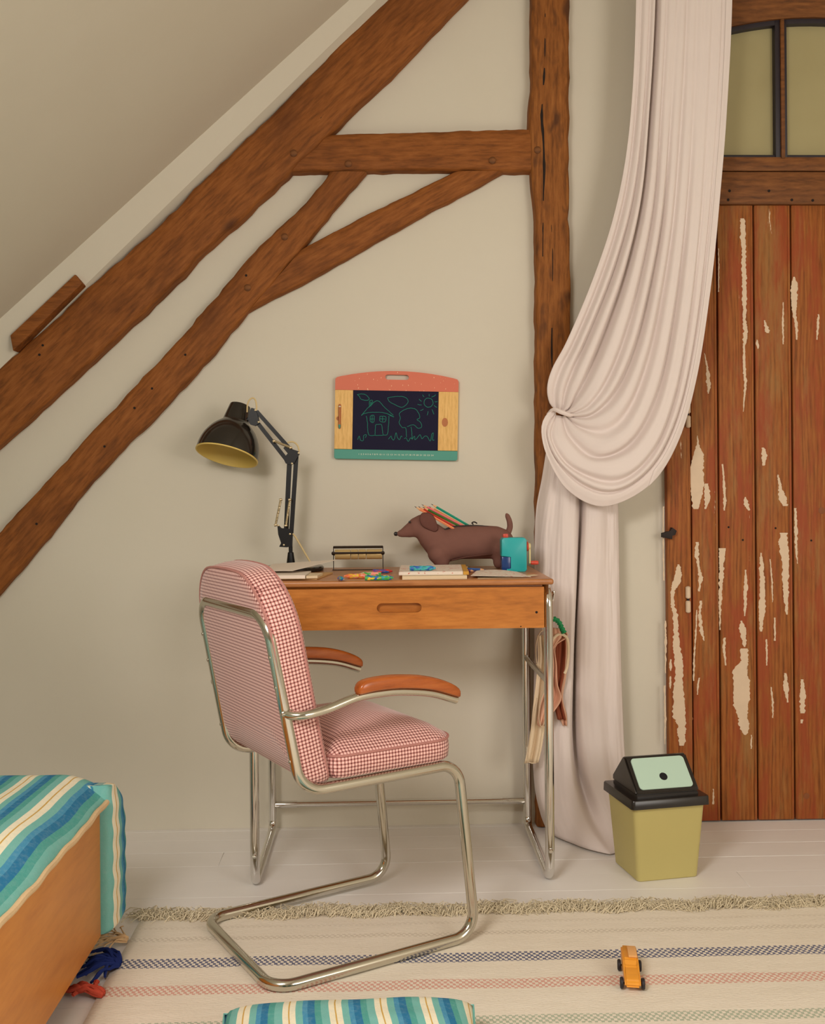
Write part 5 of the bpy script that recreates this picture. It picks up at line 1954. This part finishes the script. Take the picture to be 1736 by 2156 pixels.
PZ = YDG
pencil(AT(872, 1066, PZ - .020), AT(972, 1123, PZ - .014), S(232, 138, 92, 1.1), 'coral orange pencil, lowest of those leaning from the dog case', S(80, 40, 40))
pencil(AT(880, 1066, PZ - .010), AT(980, 1122, PZ - .008), S(196, 62, 48), 'red pencil with pale dots in the dog case', S(90, 40, 40))
pencil(AT(889, 1067, PZ - .014), AT(988, 1119, PZ - .004), S(70, 108, 46), 'dark green pencil in the middle of the dog case bundle', S(60, 40, 40))
pencil(AT(887, 1062, PZ + .002), AT(990, 1116, PZ + .002), S(232, 112, 124, 1.05), 'pink pencil leaning out of the dog case', S(90, 40, 50))
pencil(AT(902, 1066, PZ + .010), AT(1000, 1121, PZ + .009), S(206, 144, 60), 'ochre pencil almost hidden behind the pink one', S(120, 60, 30))
pencil(AT(907, 1061, PZ + .014), AT(1002, 1116, PZ + .015), S(24, 150, 122), 'teal green pencil, highest of those in the dog case', S(40, 40, 40))
pencil(AZ(989, 1194, ZT + .0042), AZ(945, 1195, ZT + .0042), S(34, 128, 60), 'short green pencil lying behind the notebooks', S(30, 90, 40))
pencil(AZ(1023, 1200, ZT + .0042), AZ(968, 1197, ZT + .0042), S(66, 106, 176), 'blue pencil lying on the desk beside the sharpener', S(50, 70, 140))
pencil(AZ(1000, 1203, ZT + .0042), AZ(958, 1198.5, ZT + .0042), S(142, 96, 172), 'violet pencil half under the notebooks', S(90, 60, 120))

# ================================================================== PENCIL SHARPENER
YS = -0.262
s0, s1 = AT(1056, 1201, YS), AT(1108, 1132, YS)
sx_, sz_ = (s1.x - s0.x), (s1.z - ZT)
ps = empty('pencil_sharpener', ((s0.x + s1.x) / 2, YS + 0.02, ZT))
tag(ps, 'turquoise crank pencil sharpener with a red button and handle', 'sharpener')
hx = sx_ / 2
# body with the shavings drawer cut out of its lower left front
sec = [(-hx, 0.0415), (-hx, sz_ - 0.006), (-hx + 0.006, sz_), (hx - 0.006, sz_), (hx, sz_ - 0.006), (hx, 0.005), (hx - 0.005, 0.0), (-hx + 0.012, 0.0), (-hx + 0.014, 0.008), (-hx + 0.026, 0.008), (-hx + 0.026, 0.0415)]
poly_prism('housing', sec, -0.022, 0.022, M['teal'], ps, 0.0015)
drw = box('shavings_drawer', (-hx + 0.0005, -0.019, 0.001), (-hx + 0.0255, 0.020, 0.041), M['navy_clear'], ps, 0.002)
box('release_button', (-hx + 0.006, -0.006, sz_ - 0.001), (-hx + 0.020, 0.008, sz_ + 0.010), M['red_plastic'], ps, 0.002)
gl = lathe('crank_hub', [(0.012, 0.0), (0.013, 0.002), (0.013, 0.006), (0.010, 0.008)], M['red_plastic'], ps, 24, (hx - 0.0005, 0, sz_ * 0.73), (1, 0, 0))
lathe('crank_boss', [(0.009, 0.0075), (0.009, 0.013), (0.006, 0.0145)], M['cream_plastic'], ps, 20, (hx - 0.0005, 0, sz_ * 0.73), (1, 0, 0))
box('crank_arm', (hx + 0.0085, -0.0045, sz_ * 0.22), (hx + 0.0135, 0.0045, sz_ * 0.76), M['cream_plastic'], ps, 0.0018)
lathe('crank_knob', [(0.004, 0.0), (0.0055, 0.002), (0.0058, 0.018), (0.004, 0.021)], M['red_plastic'], ps, 16, (hx + 0.0135, 0, sz_ * 0.245), (1, 0, 0))

# ================================================================== TAPE RACK with gold rolls
YT = -0.115
ra, rb = AT(702, 1200, YT), AT(806, 1197, YT)
tr_ = empty('tape_rack', ((ra.x + rb.x) / 2, YT, ZT))
tag(tr_, 'dark wire rack holding a row of gold tape rolls near the lamp', 'rack')


def TP(px, py, y=YT):
    return AT(px, py, y) - tr_.location


zb_, zm_, zt_ = 0.0014, TP(750, 1164).z, TP(750, 1151).z
xa, xb = ra.x - tr_.location.x, rb.x - tr_.location.x
for x in (xa, xb):
    tube('wire_side', fillet([(x, -0.045, zb_), (x, 0.0, zb_), (x, 0.0, zt_), (x, 0.030, zt_ - 0.004)], 0.002, 3), 0.0012, M['dark_wire'], tr_, 8)
for y in (-0.044, 0.028):
    tube('wire_cross', [(xa, y, zb_ if y < 0 else zt_ - 0.0045), (xb, y, zb_ if y < 0 else zt_ - 0.0045)], 0.0012 if y < 0 else 0.002, M['dark_wire'], tr_, 8)
tube('top_bar', [(xa, 0, zt_), (xb, 0, zt_)], 0.0026, M['dark_wire'], tr_, 8)
tube('cutter_bar', [(xa - 0.004, -0.018, zm_ + 0.001), (xb + 0.004, -0.018, zm_ + 0.001)], 0.003, M['dark_wire'], tr_, 8)
for x in (xa, xb):
    lathe('end_knob', [(0.002, -0.005), (0.005, -0.003), (0.005, 0.003), (0.002, 0.005)], M['dark_wire'], tr_, 12, (x, -0.014, zm_), (1, 0, 0))
tube('spindle', [(xa, 0, zm_ - 0.004), (xb, 0, zm_ - 0.004)], 0.003, M['dark_wire'], tr_, 8)
for (pa, pb), lab in zip(((705, 737.5), (738.5, 753.5), (754.5, 770), (771, 804)),
                         ('wide gold tape roll at the lamp end of the rack', 'narrow gold tape roll next to the wide one at the lamp end', 'narrow gold tape roll next to the wide one at the dog end', 'wide gold tape roll at the end of the rack towards the toy dog')):
    x0_, x1_ = TP(pa, 1164).x + tr_.location.x, TP(pb, 1164).x + tr_.location.x
    cxr = (x0_ + x1_) / 2
    hl = (x1_ - x0_) / 2
    o = lathe('tape_roll', [(0.0034, -hl), (0.0138, -hl), (0.0142, -hl + 0.0005), (0.0142, hl - 0.0005), (0.0138, hl), (0.0034, hl)], M['gold_tape'], None, 28, (cxr, YT, ZT + zm_ - 0.004), (1, 0, 0), cap=False)
    tag(o, lab, 'tape roll', 'gold tape rolls on the rack')

# ================================================================== CRAYONS
cy_, co_, cp_, cg_, cb_, ct_ = S(232, 188, 60, 1.1), S(232, 116, 60, 1.1), S(238, 150, 130, 1.1), S(70, 168, 70), S(40, 100, 180), S(40, 158, 160)


def crayon(px0, px1, py, cols, label, seed, r=0.0058, tip=1, z=ZT, dy=0.0):
    a, b = AZ(px0, py, z + r), AZ(px1, py, z + r)
    b = Vector((b.x, a.y + dy, a.z))
    ln = (b - a).length
    o = empty('crayon', (a + b) / 2)
    o.rotation_euler = ((b - a) * tip).to_track_quat('X', 'Z').to_euler()
    tag(o, label, 'crayon', 'marbled crayons')
    m_ = speckle('marbled_wax', cols, seed)
    h = ln / 2
    pr_ = [(r * 0.9, -h)] + [(r * (0.95 + 0.06 * math.sin(k * 1.9)), -h + (2 * h - 0.012) * (k + 0.5) / 9) for k in range(9)] + [(r * 0.97, h - 0.011)]
    lathe('stick', pr_, m_, o, 14, (0, 0, 0), (1, 0, 0))
    lathe('point', [(r * 0.9, h - 0.0108), (r * 0.55, h - 0.004), (r * 0.35, h)], m_, o, 14, (0, 0, 0), (1, 0, 0))
    return o


crayon(724, 769, 1213, (cy_, co_, cp_, co_), 'yellow and orange marbled crayon on the desk', 1.0, 0.0062, -1)
crayon(768, 828, 1217, (cg_, ct_, cb_, cy_), 'green, blue and yellow marbled crayon nearest the drawer edge', 2.0, 0.0066, 1)
crayon(756, 802, 1209, (cp_, S(200, 196, 150), cg_, cp_), 'pale pink and green marbled crayon behind the others', 3.0, 0.006, -1)
crayon(784, 826, 1203, (S(196, 50, 60), cb_, S(120, 60, 140), S(214, 60, 50)), 'red and blue marbled crayon behind the green one', 4.0, 0.0055, 1)
stub = AZ(719, 1219, ZT + 0.006)
o = crayon(714, 724, 1218, (ct_, S(180, 120, 90), cb_, S(160, 150, 140)), 'stubby blue-grey crayon end beside the orange crayon', 5.0, 0.0058, 1, dy=-0.018)

# ================================================================== PAPERS AND NOTEBOOKS
def sheet(name, corners, z0, th, mat, parent=None, curl=None, n=14):
    """a paper block with four plan corners (fl, fr, br, bl); curl lifts it by a function of (s,t)"""
    A_, B_, C_, D_ = [Vector((c[0], c[1], 0)) for c in corners]
    V = []
    for lay in (0, 1):
        for j in range(n + 1):
            for i in range(n + 1):
                s, t = i / n, j / n
                p = A_.lerp(B_, s).lerp(D_.lerp(C_, s), t)
                z = z0 + (th if lay else 0) + (curl(s, t) if curl else 0)
                V.append(Vector((p.x, p.y, z)))
    m_ = (n + 1) ** 2
    g = grid_faces(n + 1, n + 1)
    Fs = [f[::-1] for f in g] + [tuple(m_ + q for q in f) for f in g]
    for k in range(n):
        Fs += [(k, k + 1, m_ + k + 1, m_ + k), (n * (n + 1) + k, m_ + n * (n + 1) + k, m_ + n * (n + 1) + k + 1, n * (n + 1) + k + 1),
               (k * (n + 1), m_ + k * (n + 1), m_ + (k + 1) * (n + 1), (k + 1) * (n + 1)), (k * (n + 1) + n, (k + 1) * (n + 1) + n, m_ + (k + 1) * (n + 1) + n, m_ + k * (n + 1) + n)]
    c = (A_ + B_ + C_ + D_) / 4 + Vector((0, 0, z0))
    o = mk(name, [v - (c if parent is None else parent.location) for v in V], Fs, mat, parent, angle=30)
    if parent is None:
        o.location = c
    return o


zz = ZT + 0.0004
# right: two stacked notebooks and an open sheet
nb1 = empty('notebook', (0.13, -0.34, zz))
tag(nb1, 'thick cream drawing pad, lowest in the pile at the front of the desk', 'notebook')
sheet('pages', ((0.046, -0.466), (0.208, -0.462), (0.214, -0.24), (0.05, -0.24)), zz, 0.0085, M['paper_cream'], nb1)
nb2 = empty('notebook', (0.12, -0.33, zz + 0.0087))
tag(nb2, 'white scribbled notebook on top of the pad with a mustard spine', 'notebook')
sheet('pages', ((0.038, -0.440), (0.200, -0.438), (0.212, -0.215), (0.046, -0.22)), zz + 0.0088, 0.0075, M['paper'], nb2)
sheet('cover', ((0.040, -0.437), (0.199, -0.435), (0.211, -0.217), (0.048, -0.222)), zz + 0.0164, 0.0008, M['scribble'], nb2)
sheet('page_edge', ((0.039, -0.4405), (0.199, -0.4385), (0.199, -0.4382), (0.039, -0.4402)), zz + 0.0118, 0.0030, M['scribble'], nb2)
sheet('spine', ((0.2005, -0.440), (0.2145, -0.438), (0.224, -0.215), (0.212, -0.217)), zz + 0.0088, 0.0082, M['mustard'], nb2, lambda s, t: -0.0002 * s)
crayon(862, 917, 1196.5, (ct_, cb_, S(60, 140, 200), S(80, 190, 190)), 'turquoise and blue marbled crayon lying on the notebook', 6.0, 0.0066, 1, z=zz + 0.0174)
op = sheet('loose_sheet', ((0.218, -0.452), (0.372, -0.440), (0.356, -0.285), (0.250, -0.275)), zz + 0.0012, 0.0006, M['scribble'], None, lambda s, t: 0.0055 * (1 - s) ** 2 * (1 - 0.4 * t) + 0.0012 * math.sin(PI * s) + 0.0035 * t * math.sin(PI * s))
tag(op, 'loose white drawing sheet with red marks lying in front of the sharpener', 'paper')
op2 = sheet('loose_sheet', ((0.235, -0.458), (0.392, -0.425), (0.384, -0.405), (0.24, -0.40)), zz - 0.0001, 0.0004, M['paper_cream'], None, lambda s, t: 0.009 * max(0, s - 0.75) * 2)
tag(op2, 'cream sheet with a curled corner under the loose drawing', 'paper')
# left: folders and booklets below the lamp
fo1 = sheet('kraft_folder', ((-0.300, -0.435), (-0.168, -0.440), (-0.136, -0.265), (-0.30, -0.262)), zz, 0.0040, M['kraft'])
tag(fo1, 'brown kraft folder lying flat under the booklets below the lamp', 'folder')
bk = empty('booklet', (-0.24, -0.38, zz + 0.0042))
tag(bk, 'white booklet with a kraft back lying beside the chair', 'booklet')
sheet('pages', ((-0.315, -0.455), (-0.196, -0.458), (-0.19, -0.33), (-0.315, -0.33)), zz + 0.0046, 0.0085, M['paper'], bk)
sheet('back_cover', ((-0.315, -0.456), (-0.195, -0.459), (-0.189, -0.329), (-0.315, -0.329)), zz + 0.0042, 0.0004, M['kraft'], bk)
sheet('label_page', ((-0.194, -0.450), (-0.166, -0.444), (-0.158, -0.36), (-0.189, -0.36)), zz + 0.0042, 0.006, M['paper_cream'], bk)
cvr = sheet('loose_cover', ((-0.305, -0.400), (-0.232, -0.405), (-0.125, -0.25), (-0.300, -0.245)), zz + 0.0136, 0.0008, M['paper'], None, lambda s, t: 0.006 + 0.016 * t * (0.35 + 0.65 * s))
tag(cvr, 'white cover sheet lifting off the pile at the lamp foot', 'paper')
